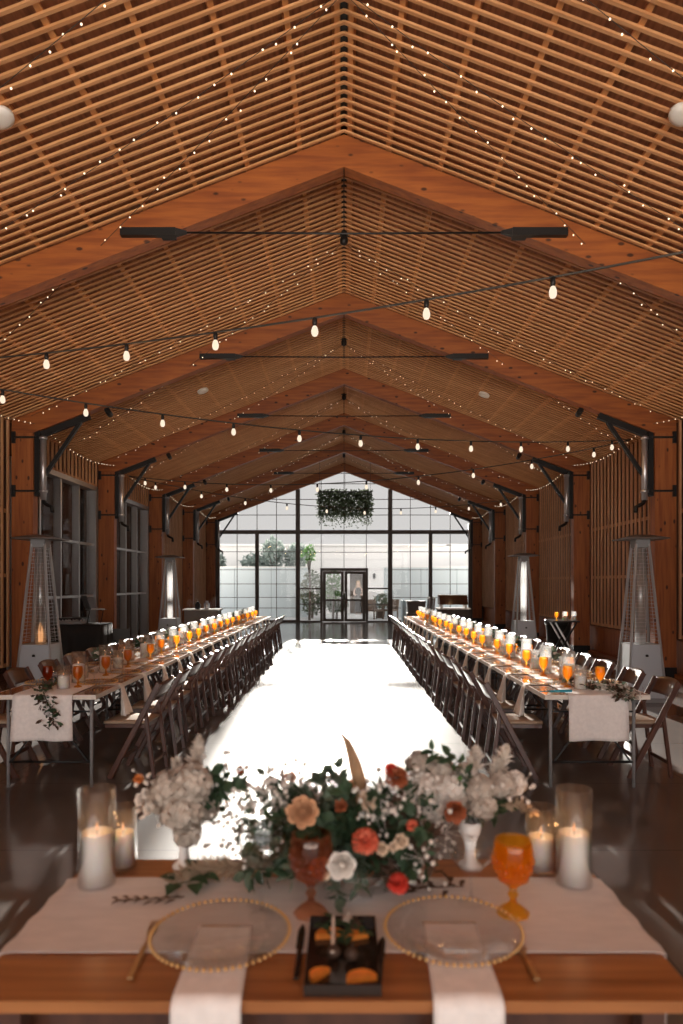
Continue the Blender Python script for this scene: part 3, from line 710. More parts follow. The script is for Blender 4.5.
# chair prototype: faces +x
def make_chair():
    t = empty('folding_chair'); hw = .205
    for s in (1,-1):
        MB().rbar((.20,s*hw,0),(-.215,s*hw,.79),.024,.048,(0,1,0)).build('post', MT['chairwood'], t)
        MB().rbar((-.165,s*(hw-.03),0),(-.09,s*(hw-.03),.57),.022,.034,(0,1,0)).build('rear_leg', MT['chairwood'], t)
    sf = MB(); sf.box(-.10,.25,-.178,-.150,.415,.445); sf.box(-.10,.25,.150,.178,.415,.445); sf.box(-.10,-.07,-.15,.15,.415,.445); sf.box(.22,.25,-.15,.15,.415,.445)
    sf.build('seat_frame', MT['chairwood'], t)
    MB().grid(lambda u, v: (-.105+.365*u, (v-.5)*.35, .468+.008*math.sin(PI*u)*math.sin(PI*v)), 6, 6, .022).build('seat', MT['cushion'], t)
    d = V((-.415,0,.79)).normalized()
    def bf(u, v):
        y_ = (u-.5)*.385; z = .665+.125*v+(.02*(1-(2*u-1)**2) if v > .5 else 0); x = .20-.415*z/.79-.028*(1-(2*u-1)**2)
        return (x, y_, z)
    MB().grid(bf, 10, 4, .016).build('backrest', MT['chairwood'], t)
    MB().rbar((.115,-hw,.16),(.115,hw,.16),.02,.035,(1,0,0)).build('stretcher', MT['chairwood'], t)
    MB().rbar((-.15,-hw+.03,.12),(-.15,hw-.03,.12),.018,.03,(1,0,0)).build('stretcher', MT['chairwood'], t)
    return t
proto = make_chair(); used = False
NS = 18; SEAT0, SP = 5.86, .668
def seat_y(k): return SEAT0+SP*k
for sx in (-1, 1):
    for side in ('aisle', 'wall'):
        for k in range(NS):
            if not used: o = proto; used = True
            else: o = copy_tree(proto)
            toward = sx if side == 'aisle' else -sx           # direction of the seat front
            off = .235
            xe = TABX[sx]-sx*TW if side == 'aisle' else TABX[sx]+sx*TW
            x = xe-toward*(.17+R.uniform(-.015,.02))
            o.location = (x, seat_y(k)+R.uniform(-.02,.02), 0); o.rotation_euler = (0,0,(0 if toward > 0 else PI)+R.uniform(-.05,.05))
            tag(o, f'brown folding chair, {ORD[k]} from the camera, {side} side of the {ROW2[sx]} row', 'chair', 'folding chairs along the banquet rows')
# place settings
pl = empty('charger_plate'); MB().lathe([(.001,.004),(.10,.004),(.155,.012),(.16,.016),(.155,.020),(.1,.010),(.001,.009)], 24).build('plate', MT['glass'], pl)
bd = MB()
for k in range(40): bd.ball((.16*math.cos(k*PI/20),.16*math.sin(k*PI/20),.017),.0075,5,4)
bd.build('beaded_rim', MT['gold'], pl)
def napkin_mesh():
    def nf(u, v):
        # v along: 0 on the table under the plate, 1 hanging end. local +x points off the table edge at x=0
        s = v*.465
        if s < .20: x, z = -.20+s, .003
        else:
            q = min(1, (s-.20)/.03); x = .016*q; z = .003-max(0, s-.205)
            if s > .23: x = .016+.02*(s-.23)
        w = .10 if s < .2 else .07+.13*min(1,(s-.2)/.28)
        q2 = min(1,max(0,(s-.21)/.27)); fold = .034*q2*(1+math.cos((u-.5)*4*PI))
        return (x+fold, (u-.5)*w, z)
    return MB().grid(nf, 10, 20, .003)
nk = napkin_mesh().build('napkin', MT['napkin'])
def goblet(mat, name='amber_goblet', sc_=1.0, seg=14):
    pr = [(.034,0),(.036,.004),(.03,.010),(.010,.020),(.007,.03),(.012,.042),(.007,.054),(.009,.066),(.022,.078),(.036,.098),(.043,.125),(.044,.15),(.040,.185),(.038,.19),(.036,.188),(.040,.15),(.039,.125),(.032,.10),(.018,.084),(.001,.078)]
    return MB().lathe([(r*sc_, z*sc_) for r, z in pr], seg).build(name, mat)
gob = goblet(MT['amber'], sc_=.92); gobd = goblet(MT['amber_dark'], sc_=.92)
def candle(h, r, wax_h, name='candle_cylinder', seg=18, gm='candleglass'):
    t = empty(name)
    MB().lathe([(.001,0),(r,0),(r,h),(r-.003,h),(r-.003,.006),(.001,.006)], seg).build('glass_cylinder', MT[gm], t)
    rw = r-.006
    c = MB().lathe([(.001,.007),(rw,.007),(rw,wax_h),(rw-.006,wax_h+.003),(rw*.55,wax_h-.006),(.001,wax_h-.008)], seg).build('candle', MT['wax'], t)
    MB().tube([(0,0,wax_h-.008),(.001,0,wax_h+.012)], .0015, 5).build('wick', MT['black'], c)
    MB().lathe([(.001,wax_h+.004),(.004,wax_h+.010),(.0045,wax_h+.015),(.0025,wax_h+.024),(.001,wax_h+.030)], 8).build('flame', MT['flame'], c)
    return t
ct = candle(.27,.056,.16); cs = candle(.19,.050,.105)
def tumbler():
    return MB().lathe([(.028,0),(.030,.004),(.006,.012),(.005,.06),(.03,.075),(.046,.10),(.048,.12),(.046,.12),(.043,.102),(.028,.08),(.001,.074)], 14).build('coupe_glass', MT['glass'])
tb = tumbler()
def posy(i):
    t = empty('bud_vase_posy')
    MB().lathe([(.03,0),(.036,.02),(.04,.05),(.02,.085),(.018,.1),(.022,.105),(.016,.1),(.018,.085),(.001,.02)], 12).build('vase', MT['glass'], t)
    m = MB()
    for _ in range(90):
        d_ = rdir(-.2,1); m.leaf(V((0,0,.13))+d_*R.uniform(.01,.075), d_+rdir()*.4, rdir(), .055, .024)
    m.build('foliage', MT['leaf' if i % 2 else 'leaf2'], t)
    m = MB()
    for k in range(7):
        d_ = rdir(.1,1); m.ball(V((0,0,.15))+d_*.06, .014, 7, 5)
    m.build('blooms', MT['fl_cream' if i % 2 else 'fl_white'], t)
    return t
posies = [posy(0), posy(1)]
protos = {}
def inst(key, src, loc, label, cat, group, rz=0.0):
    o = src if key not in protos else copy_tree(src)
    protos[key] = 1
    o.location = loc; o.rotation_euler = (0,0,rz); tag(o, label, cat, group); return o
for sx in (-1, 1):
    for k in range(NS):
        y = seat_y(k); od = ORD[k]
        for side, s in (('aisle', -sx), ('wall', sx)):
            xe = TABX[sx]+s*TW; tail = f'{od} along the {side} edge of the {ROW2[sx]} row'
            inst('pl', pl, (xe-s*.185, y, TZ+.007), f'clear glass plate with gold beaded rim, {tail}', 'plate', 'glass plates on the banquet rows')
            o = inst('nk', nk, (xe, y, TZ+.001), f'cream hanging napkin, {tail}', 'napkin', 'napkins on the banquet rows', 0 if s > 0 else PI)
            o.location.x += s*.002
            src, key = ((gobd, 'gd') if (sx < 0 and k == 0 and side == 'wall') else (gob, 'gb'))
            inst(key, src, (TABX[sx]+s*(.13+R.uniform(-.03,.02)), y-.20+R.uniform(-.05,.05), TZ+.006), f'amber glass goblet, {tail}', 'goblet', 'amber goblets on the banquet rows', R.uniform(0,6))
            if side == 'aisle' or k % 2 == 0:
                inst('tb', tb, (TABX[sx]+s*.15, y+.10+R.uniform(-.03,.03), TZ+.006), f'clear stemmed coupe glass, {tail}', 'glass', 'clear glasses on the banquet rows')
        mid = f'{od} from the camera in the {ROW2[sx]} row'
        inst('ct', ct, (TABX[sx]-.03*sx+R.uniform(-.02,.02), y+.02+R.uniform(-.05,.05), TZ+.006), f'white candle in tall glass cylinder, {mid}', 'candle', 'tall candles on the banquet rows')
        inst('cs', cs, (TABX[sx]+.045*sx*(1 if k % 2 else -1), y-.30+R.uniform(-.03,.03), TZ+.006), f'white candle in short glass cylinder, {mid}', 'candle', 'short candles on the banquet rows')
        if k % 2 == 1:
            inst('po%d' % ((k//2) % 2), posies[(k//2) % 2], (TABX[sx]+.06*sx, y+.20, TZ+.006), f'small leafy bud vase beside the {od} tall candle, {ROW2[sx]} row', 'flower vase', 'bud vases on the banquet rows', R.uniform(0,6))
def garland(name, loc, label, mats, path, n, L, W, spread):
    t = empty(name, loc); tag(t, label, 'greenery')
    MB().tube(path, .004, 5).build('stem', MT['stem'], t)
    for mi, mt in enumerate(mats):
        m = MB()
        for _ in range(n):
            u = R.random()*(len(path)-1); i = min(int(u), len(path)-2); p = V(path[i]).lerp(V(path[i+1]), u-i); ax = (V(path[i+1])-V(path[i])).normalized()
            p += V((R.gauss(0,spread),R.gauss(0,spread)*(0.15 if abs(ax.z) > .7 else 1),abs(R.gauss(0,spread*.6)) if abs(ax.z) < .7 else 0))
            if abs(ax.z) > .7: p.y -= .012+abs(R.gauss(0,.01))
            m.leaf(p, rdir(-.2,.6)+ax*.6, rdir(), L*R.uniform(.6,1.2), W*R.uniform(.7,1.2))
        f = m.build('foliage', mt, t)
    return t
q = V((TABX[-1], TY0, TZ+.012))
garland('eucalyptus_garland', q, 'dark eucalyptus trail spilling over the near runner end of the window-side row', [MT['leaf'],MT['leafdry']], [(-.06,.6,.01),(-.12,.35,.01),(-.02,.15,.01),(.0,-.0,.012),(.04,-.03,-.05),(.09,-.04,-.14),(.10,-.045,-.24)], 90, .05, .024, .03)
q = V((TABX[1], TY0, TZ+.012))
garland('dried_garland', q, 'dried brown and green garland lying at the near end of the slat-wall-side row', [MT['leafdry'],MT['leaf2'],MT['fl_dust']], [(-.10,.5,.01),(-.02,.3,.01),(.1,.16,.012),(.16,.05,.012),(.2,.0,.012),(.22,-.03,-.03)], 120, .05, .026, .04)
o = MB(); o.tube([(-.09,0,0),(.0,.0,0),(.09,.0,0)], [.011,.012,.008], 10); o.tube([(.09,0,0),(.17,0,0)], .005, 8)
o = o.build('stick_lighter', MT['teal']); o.location = (1.70, TY0+.06, TZ+.022); o.rotation_euler = (0,0,PI+.1); tag(o, 'teal stick lighter lying at the near end of the slat-wall-side row', 'lighter')
# ------------------------------------------------------------------ service corners
# dj booth by the near window
t = empty('dj_table', (-4.62,12.0,0)); tag(t, 'table hidden under black cloth by the near dark window', 'table')
MB().box(-.45,.45,-.3,.3,.86,.9).build('tabletop', MT['blackgloss'], t)
def cl(u, v):
    a = u*2*PI; c_, s_ = math.cos(a), math.sin(a); k = 1/max(abs(c_)/.46, abs(s_)/.31); f_ = 1+.035*math.sin(a*14)*v
    return (c_*k*f_, s_*k*f_, .905-.895*v)
MB().grid(cl, 60, 4, .003).build('cloth', MT['black'], t)
MB().box(-.465,.465,-.315,.315,.902,.908).build('cloth_top', MT['black'], t)
def laptop(loc, rz, label, mat):
    t = empty('laptop', loc, rz); tag(t, label, 'laptop')
    MB().box(-.17,.17,-.12,.12,0,.018).build('base', MT['galv'], t); MB().bar((0,.12,.015),(0,.20,.25),.34,.012,(1,0,0)).build('screen', mat, t)
t = empty('laptop_stand', (-4.40,12.1,.908)); tag(t, 'thin metal laptop stand on the black cloth table', 'stand')
MB().tube([(-.12,-.09,0),(-.12,.05,.22),(-.12,-.1,.235)], .008, 6).build('arm', MT['steel'], t); MB().tube([(.12,-.09,0),(.12,.05,.22),(.12,-.1,.235)], .008, 6).build('arm', MT['steel'], t); MB().box(-.16,.16,-.12,.12,.236,.242).build('shelf', MT['steel'], t)
laptop((-4.40,12.08,1.151), 2.2, 'open grey laptop raised on a thin stand over the black table', MT['screen'])
t = empty('dj_controller', (-4.75,11.92,.908)); tag(t, 'grey mixing controller on the black cloth table', 'controller')
MB().box(-.22,.22,-.13,.13,0,.05).build('body', MT['dull'], t)
m = MB()
for k in range(12): m.lathe([(.012,0),(.012,.02),(.008,.024)], 8, (-.18+.033*k, -.08+.05*(k%4), .05))
m.build('knobs', MT['alu'], t)
t = empty('lectern_screen', (-4.2,12.55,0)); tag(t, 'dark grey flat panel on a stand beside the black cloth table', 'monitor')
MB().tube([(0,0,.02),(0,0,.62)], .02, 8).build('pole', MT['steel'], t); MB().lathe([(.2,0),(.2,.015),(.03,.03)], 20).build('foot', MT['steel'], t); MB().bar((0,.04,.42),(0,-.06,.78),.55,.03,(1,0,0)).build('panel', MT['screen'], t)
t = empty('pa_speaker', (-5.0,12.65,0)); tag(t, 'black loudspeaker cabinet standing behind the black cloth table', 'speaker')
MB().box(-.22,.22,-.2,.2,.02,.98).build('cabinet', MT['blackgloss'], t); MB().box(-.2,.2,-.215,-.2,.08,.95).build('grille', MT['black'], t); MB().box(-.2,.2,-.18,.18,0,.02).build('foot', MT['black'], t)
# grey bar
t = empty('bar_counter', (-4.25,20.6,0)); tag(t, 'grey-fronted bar counter near the window-side far corner', 'bar counter')
MB().box(-.5,.5,-.3,.3,.0,.80).build('front', MT['greydrape'], t); MB().box(-.54,.54,-.34,.34,.80,.84).build('counter_top', MT['white'], t)
for k, (dx, hh, mt) in enumerate(((-.4,.30,'glass'),(-.15,.22,'steel'),(.12,.24,'galv'),(.32,.34,'glass'))):
    o = MB().lathe([(.07,0),(.085,.02),(.085,hh*.7),(.04,hh*.85),(.05,hh),(.001,hh)], 14).build('drink_dispenser', MT[mt]); o.location = (-4.25+dx,20.55,.84)
    tag(o, ['clear glass drink jar at the wall end of the grey bar','short black pot on the grey bar counter','steel urn on the grey bar counter','tall clear glass jar at the aisle end of the grey bar'][k], 'jar', 'vessels on the grey bar')
o = MB().lathe([(.035,0),(.04,.01),(.04,.2),(.014,.27),(.014,.34),(.001,.345)], 12).build('bottle', MT['glass']); o.location = (-4.45,20.7,.84); tag(o, 'pale glass bottle standing behind the jars on the grey bar', 'bottle')
# crates
for k in range(3):
    t = empty('storage_crate', (2.13+.015*k, 20.5, .36*k+.002*k)); tag(t, ['dark storage crate, lowest of the stack by the glass end','dark storage crate, middle of the stack by the glass end','dark storage crate, topmost of the stack by the glass end'][k], 'crate', 'stacked dark crates')
    MB().box(-.26,.26,-.2,.2,0,.30).build('body', MT['crate'], t); MB().box(-.275,.275,-.215,.215,.30,.36).build('lid', MT['crate'], t)
t = empty('folded_easel_board', (1.78,20.45,0)); tag(t, 'pale blue upright case standing beside the dark crate stack', 'case')
MB().box(-.05,.05,-.25,.25,0,1.1).build('body', MT['blue'], t)
m = MB(); m.tube([(0,-.08,1.1),(0,-.08,1.14),(0,.08,1.14),(0,.08,1.1)], .012, 6); m.build('handle', MT['blue'], t)
t = empty('buffet_cabinet', (3.25,20.4,0)); tag(t, 'dark wooden buffet cabinet with sloping lid near the slatted wall end', 'cabinet')
MB().box(-.45,.45,-.3,.3,0,.84).build('body', MT['crate'], t); MB().box(-.48,.48,-.33,.33,.84,.88).build('counter_top', MT['white'], t)
m = MB(); vs = []
for x in (-.42,.42): vs += [(x,-.26,.98),(x,.26,.98),(x,.26,1.25),(x,-.05,1.25)]
m.add(vs, [(0,3,2,1),(4,5,6,7),(0,1,5,4),(1,2,6,5),(2,3,7,6),(3,0,4,7)]); m.build('lid', MT['chairwood'], t)
MB().box(-.43,.43,-.06,.27,1.25,1.27).build('lid_top', MT['white'], t)
m = MB()
for x in (-.36,.36): m.box(x-.03,x+.03,-.2,.2,.88,.98)
m.build('riser', MT['white'], t)
for k in range(2):
    t = empty('leaning_folded_chair', (2.42+.14*k,20.2,0)); tag(t, ['folded brown chair leaning by the buffet cabinet, nearer the aisle','folded brown chair leaning by the buffet cabinet, nearer the cabinet'][k], 'chair', 'folded chairs by the buffet')
    for yy in (-.2,.2): MB().bar((0,yy,0),(.1,yy,1.2),.025,.04,(0,1,0)).build('post', MT['chairwood'], t)
    MB().bar((.04,0,.45),(.1,0,1.15),.38,.02,(0,1,0)).build('seat', MT['chairwood'], t); MB().bar((.1,-.2,1.18),(.1,.2,1.18),.04,.05,(1,0,0)).build('backrest', MT['white'], t)
# side table by the slatted wall
t = empty('side_table', (4.62,14.4,0)); tag(t, 'small black tray table by the slatted wall, holding amber glasses', 'table')
MB().box(-.28,.28,-.22,.22,.80,.83).build('tabletop', MT['blackgloss'], t)
for yy in (-.19,.19):
    MB().bar((-.24,yy,0),(.22,yy,.80),.03,.03).build('leg', MT['steel'], t); MB().bar((.24,yy,0),(-.22,yy,.80),.02,.03).build('leg', MT['galv'], t)
t = empty('black_bin', (4.75,15.15,0)); tag(t, 'black cloth-covered bin standing behind the small tray table', 'bin')
MB().lathe([(.22,0),(.27,.75),(.29,.76),(.29,.8),(.25,.8),(.2,.1),(.001,.1)], 18).build('body', MT['black'], t); MB().lathe([(.292,.70),(.30,.78),(.292,.81)], 18).build('liner_rim', MT['blackgloss'], t)
for k, (dx, dy) in enumerate(((-.14,0),(.08,.05),(.2,-.08),(.0,-.12))):
    if k < 2:
        o = copy_tree(gob); o.location = (4.62+dx,14.4+dy,.831); tag(o, ['amber goblet on the tray table by the slatted wall, nearer the aisle','amber goblet on the tray table by the slatted wall, nearer the wall'][k], 'goblet', 'glasses on the tray table')
    else:
        o = copy_tree(cs); o.location = (4.62+dx,14.4+dy,.831); tag(o, ['short candle at the wall end of the tray table','short candle at the middle front of the tray table'][k-2], 'candle', 'candles on the tray table')
# ------------------------------------------------------------------ head table
HX0, HX1, HY0, HY1 = -.80, .745, 1.42, 2.15
t = empty('head_table', ((HX0+HX1)/2, (HY0+HY1)/2, 0)); tag(t, 'wooden head table closest to the camera under a blush cloth', 'table')
hw, hd = (HX1-HX0)/2, (HY1-HY0)/2
m = MB()
m.grid(lambda u, v: ((u-.5)*2*hw, (v-.5)*2*hd, TZ), 1, 1, .025, False); m.build('tabletop', MT['headwood'], t)
for sx in (1,-1):
    for sy in (1,-1): MB().bar((sx*(hw-.08),sy*(hd-.07),0),(sx*(hw-.08),sy*(hd-.07),TZ-.026),.05,.05).build('leg', MT['chairwood'], t)
m = MB(); m.box(-hw+.06,hw-.06,-hd+.12,-hd+.145,TZ-.16,TZ-.026); m.box(-hw+.06,hw-.06,hd-.075,hd-.05,TZ-.11,TZ-.026); m.build('apron', MT['chairwood'], t)
def hc(u, v):
    L = hw*2; d_ = .32; s = -d_+u*(L+2*d_); y_ = 1.60+.405*v
    if s < 0: x, z = HX0-.008-.004*math.sin(v*20), TZ+.004+s
    elif s > L: x, z = HX1+.008+.004*math.sin(v*18), TZ+.004-(s-L)
    else: x, z = HX0+s, TZ+.004
    return (x, y_, z)
tag(MB().grid(lambda u, v: hc(u, v), 90, 10, -.002, False).build('table_cloth', MT['rose_cloth']), 'blush cloth laid across the back of the head table', 'tablecloth')
# foreground plates
def big_plate(px, py, label):
    p = ontable(px, py); t = empty('charger_plate', (p.x,p.y,TZ+.0085)); tag(t, label, 'plate', 'glass plates on the head table')
    MB().lathe([(.001,.003),(.095,.003),(.105,.008),(.155,.016),(.165,.021),(.163,.024),(.15,.020),(.104,.012),(.094,.007),(.001,.007)], 64).build('plate', MT['glass'], t)
    b = MB()
    for k in range(66): b.ball((.165*math.cos(k*2*PI/66),.165*math.sin(k*2*PI/66),.022),.0052,7,5)
    b.build('beaded_rim', MT['gold'], t); return p
pL = big_plate(221, 944, 'gold-beaded clear glass plate on the head table, left of the dark tray')
pR = big_plate(453, 940, 'gold-beaded clear glass plate on the head table, between tray and amber goblet')
def hn(p, x_front, label):
    def nf(u, v):
        s = v*.62; yt = p.y+.07; run = yt-HY0
        w = .135+.02*v
        x = p.x+(x_front-p.x)*min(1, s/run)+(u-.5)*w
        if s < run: return (x, yt-s, TZ+.0072)
        q = s-run; return (x+.002*math.sin(u*12)*q*10, HY0-.012-.004*math.sin(u*9), TZ+.006-q)
    tag(MB().grid(nf, 12, 40, .003).build('napkin', MT['linen']), label, 'napkin', 'napkins on the head table')
hn(pL, -.285, 'pale linen napkin under the glass plate left of the tray, hanging off the table')
hn(pR, .258, 'pale linen napkin under the glass plate beside the goblet, hanging off the table')
# tray
t = empty('mirrored_tray', (-.003, 1.585, TZ+.001)); tag(t, 'dark mirrored tray of orange slices between the two head table plates', 'tray')
MB().box(-.077,.077,-.145,.145,0,.008).build('base', MT['mirror'], t)
for a in ((-.082,-.077,-.15,.15),(.077,.082,-.15,.15),(-.077,.077,-.15,-.145),(-.077,.077,.145,.15)): MB().box(*a,0,.024).build('side_panel', MT['mirror'], t)
def slice_(x, y, r, rz, tx, label):
    m = MB()
    n = 14; vs = [(0,0,.0),(0,0,.012)]
    for k in range(n+1):
        a = PI*k/n; vs += [(r*math.cos(a), r*math.sin(a), 0), (r*math.cos(a), r*math.sin(a), .012)]
    fs = []
    for k in range(n): fs += [(0, 2+2*k+2, 2+2*k), (1, 3+2*k, 3+2*k+2), (2+2*k, 4+2*k, 5+2*k, 3+2*k)]
    fs += [(0,2,3,1),(0,1,3+2*n,2+2*n)]
    m.add(vs, fs); o = m.build('orange_slice', MT['orangeslice']); o.location = (-.003+x, 1.585+y, TZ+.0095); o.rotation_euler = (tx,0,rz); tag(o, label, 'orange slice', 'orange slices in the dark tray')
slice_(-.045, -.10, .028, .9, .0, 'small bright orange slice at the near left of the dark tray')
slice_(.042, -.115, .034, .2, .0, 'wide orange slice at the near right of the dark tray')
slice_(-.03, .065, .036, .1, .0, 'orange-red slice at the back left of the dark tray')
slice_(.03, .06, .034, .3, .0, 'orange-red slice at the back middle of the dark tray')
for k, (x, y, mt, lab) in enumerate(((.012,.122,'fl_dust','small pale dried bud at the back of the dark tray'),(.03,.10,'leafdry','dark dried berry at the back of the dark tray'),(.02,-.03,'leafdry','dark dried fig in the middle of the dark tray'),(-.02,-.02,'leafdry','dark dried fruit left of centre in the dark tray'))):
    m = MB(); m.ball((0,0,.016),.016,10,8,.9); m.tube([(0,0,.028),(.004,0,.04)],.002,5); o = m.build('dried_fruit', MT[mt]); o.location = (-.003+x,1.585+y,TZ+.0095); tag(o, lab, 'dried fruit')
m = MB()
for k in range(26):
    m.leaf((R.uniform(-.05,.05),R.uniform(-.03,.04),R.uniform(0,.02)), rdir(-.1,.5), (0,0,1), .035, .016)
o = m.build('leaf_sprig', MT['leaf']); o.location = (-.005,1.665,TZ+.016); tag(o, 'green leaf sprig tucked at the back of the dark tray', 'leaf sprig')
o = MB().bar((0,-.07,.0),(0,.07,.012),.008,.003,(1,0,0)).build('wooden_pick', MT['edge']); o.location = (-.026,1.62,TZ+.032); tag(o, 'thin pale pick lying across the dark tray', 'pick')
# cutlery
def cutlery(kind, px0, py0, px1, py1, mat, label):
    a = ontable(px0,py0,TZ); b = ontable(px1,py1,TZ); L = (b-a).length; an = math.atan2(b.y-a.y, b.x-a.x)
    t = empty(kind, (a.x,a.y,TZ+.008), an); tag(t, label, kind.split('_')[-1], 'cutlery on the head table')
    hl = L*.52
    MB().rbar((0,0,0),(hl,0,0),.013,.006,(0,1,0)).build('handle', mat, t)
    m = MB()
    if 'knife' in kind:
        m.grid(lambda u, v: (hl+(L-hl)*u, (-.008+.018*v)*(1 if u < .75 else (1-.8*(u-.75)/.25)), .001), 10, 2, .002); m.build('blade', mat, t)
    else:
        m.rbar((hl,0,0),(L*.72,0,0),.006,.004,(0,1,0)); m.grid(lambda u, v: (L*.70+L*.12*u, (v-.5)*.024*(.4+.6*u), .001), 4, 2, .002)
        for k in range(4): m.rbar((L*.815,-.0095+k*.0063,0),(L,-.0085+k*.0057,.003),.0032,.002,(0,1,0))
        m.build('tines', mat, t)
cutlery('dinner_knife', 296, 982, 303, 928, MT['mirror'], 'dark table knife lying left of the dark tray')
cutlery('dinner_knife', 379, 984, 383, 940, MT['mirror'], 'dark table knife lying right of the dark tray')
cutlery('dinner_fork', 130, 982, 156, 925, MT['goldcut'], 'gold fork at the outer side of the plate left of the tray')
cutlery('dinner_fork', 537, 983, 519, 948, MT['goldcut'], 'gold fork at the outer side of the plate beside the goblet')
# glasses
def solid_glass(name, col, rough=.0):
    m_, nt, out = newmat(name); b = nt.nodes.new('ShaderNodeBsdfPrincipled'); b.inputs['Base Color'].default_value = (*col,1); b.inputs['Roughness'].default_value = rough
    b.inputs['Transmission Weight'].default_value = 1; b.inputs['IOR'].default_value = 1.45; nt.links.new(b.outputs[0], out.inputs[0]); return m_
MT['amber_s'] = thin_glass('amber_goblet_glass', (1,.70,.19), .04, .5, .05, diff=.45)
MT['brown_s'] = thin_glass('brown_goblet_glass', (.88,.60,.44), .05, .5, .05, diff=.25)
def fg_goblet(px, py, mat, label, sc_=1.0):
    p = ontable(px, py, TZ); t = empty('water_goblet', (p.x,p.y,TZ+.005)); tag(t, label, 'goblet', 'goblets on the head table')
    seg = 28
    f_ = MB(); f_.lathe([(.042*sc_,0),(.044*sc_,.004),(.036*sc_,.012*sc_),(.014*sc_,.028*sc_),(.009*sc_,.034*sc_)], 8).build('foot', mat, t)
    MB().lathe([(.009*sc_,.034*sc_),(.008*sc_,.042*sc_),(.014*sc_,.052*sc_),(.008*sc_,.062*sc_),(.012*sc_,.072*sc_)], 16).build('stem', mat, t)
    b = MB(); pr = [(.012,.072),(.028,.086),(.042,.108),(.050,.135),(.0515,.16),(.048,.185),(.046,.196),(.0435,.196),(.0455,.185),(.0485,.16),(.047,.135),(.039,.11),(.024,.09),(.001,.082)]
    b.lathe([(r*sc_, z*sc_) for r, z in pr], seg)
    # pressed ribs around the lower bowl
    b.build('bowl', mat, t)
    r_ = MB()
    for ring in range(3):
        for k in range(18):
            a = 2*PI*(k+.5*(ring % 2))/18; rr = (.035,.0455,.0508)[ring]*sc_; z = (.098,.120,.142)[ring]*sc_
            r_.ball((rr*math.cos(a), rr*math.sin(a), z), .0062*sc_, 6, 4, 1.5)
    r_.build('dimples', mat, t)
fg_goblet(513, 916, MT['amber_s'], 'glowing amber goblet on the head table beside the candle pair')
fg_goblet(311, 916, MT['brown_s'], 'brownish amber goblet in front of the centre flowers on the head table', 1.08)
def fg_coupe(px, py, r, h, label):
    p = ontable(px, py, TZ); t = empty('coupe_glass', (p.x,p.y,TZ+.005)); tag(t, label, 'glass', 'clear glasses on the head table')
    MB().lathe([(.036,0),(.036,.003),(.006,.010),(.0045,.03)], 24).build('foot', MT['glass'], t); MB().lathe([(.0045,.03),(.004,h*.35),(.005,h*.52)], 12).build('stem', MT['glass'], t)
    MB().lathe([(.005,h*.52),(r*.55,h*.58),(r*.92,h*.74),(r,h*.9),(r*.97,h),(r*.95,h),(r*.975,h*.9),(r*.89,h*.75),(r*.52,h*.6),(.001,h*.55)], 32).build('bowl', MT['glass'], t)
fg_coupe(471, 905, .058, .165, 'clear glass coupe beside the glowing amber goblet')
fg_coupe(262, 918, .062, .235, 'tall clear glass goblet in front of the greenery, left of the brown goblet')
# candles on the head table
def fg_candle(px, py, r, h, wh, label):
    p = ontable(px, py, TZ); o = candle(h, r, wh, seg=36, gm='clearcyl'); o.location = (p.x,p.y,TZ+.005); tag(o, label, 'candle', 'pillar candles on the head table')
    li = bpy.data.lights.new('candle_light', 'POINT'); li.energy = .13; li.color = (1,.5,.2); li.shadow_soft_size = .006
    lo = bpy.data.objects.new('candle_light', li); COL.objects.link(lo); lo.location = (p.x,p.y,TZ+.005+wh+.05)
fg_candle(97, 886, .052, .275, .150, 'taller glass-cylinder candle at the window-side end of the head table')
fg_candle(123, 868, .041, .185, .105, 'shorter glass-cylinder candle at the window-side end of the head table')
fg_candle(574, 886, .050, .275, .148, 'taller glass-cylinder candle at the goblet end of the head table')
fg_candle(541, 871, .045, .19, .10, 'shorter glass-cylinder candle at the goblet end of the head table')
# ------------------------------------------------------------------ flowers
def rose(r, mat, name, parent, loc, aim, seed=0, layers=6):
    m = MB(); rr = random.Random(seed)
    for L in range(layers):
        f_ = (L+1)/layers; n = 3+L; rad = r*(.14+.86*f_**1.2); hgt = r*(1.12-.30*f_); opening = .05+.8*f_**2.4
        for k in range(n):
            a0 = 2*PI*(k+.37*L)/n+rr.uniform(-.15,.15); span = PI/n*1.35; wob = rr.uniform(.9,1.1)
            def pf(u, v):
                a = a0+(u-.5)*2*span*(.45+.55*math.sin(PI*min(1,v*.8+.12)))
                q = rad*(.30+.70*v**(.8))*wob*(1+.12*opening*v*v*math.cos((u-.5)*PI))
                q *= (.55+.45*min(1,opening)) if v > .01 else .6
                z = hgt*(v*1.0-.55*opening*max(0,v-.55)**1.3)+.04*r*math.sin(u*7+L)*v
                return (q*math.cos(a), q*math.sin(a), z-r*.35)
            m.grid(pf, 5, 5, r*.018)
    m.ball((0,0,r*.3), r*.2, 8, 5, 1.3)
    o = m.build(name, mat, parent); o.location = loc
    o.rotation_euler = V(aim).normalized().to_track_quat('Z','Y').to_euler(); return o
def ruffle(r, mat, name, parent, loc, seed=0, n=46):
    m = MB(); rr = random.Random(seed)
    for k in range(n):
        z = 1-2*(k+.5)/n*.85; a = k*2.399; s_ = math.sqrt(max(0,1-z*z)); d_ = V((s_*math.cos(a), s_*math.sin(a), z))
        q = d_.to_track_quat('Z','Y').to_matrix(); ph = rr.uniform(0,6)
        def pf(u, v, q=q, ph=ph): return q @ V(((u-.5)*r*.75*(.3+.7*v), r*.10*math.sin(u*9+ph)*v, r*(.25+.78*v)+r*.06*math.sin(u*12+ph)*v))
        m.grid(pf, 5, 3, r*.015)
    o = m.build(name, mat, parent); o.location = loc; return o
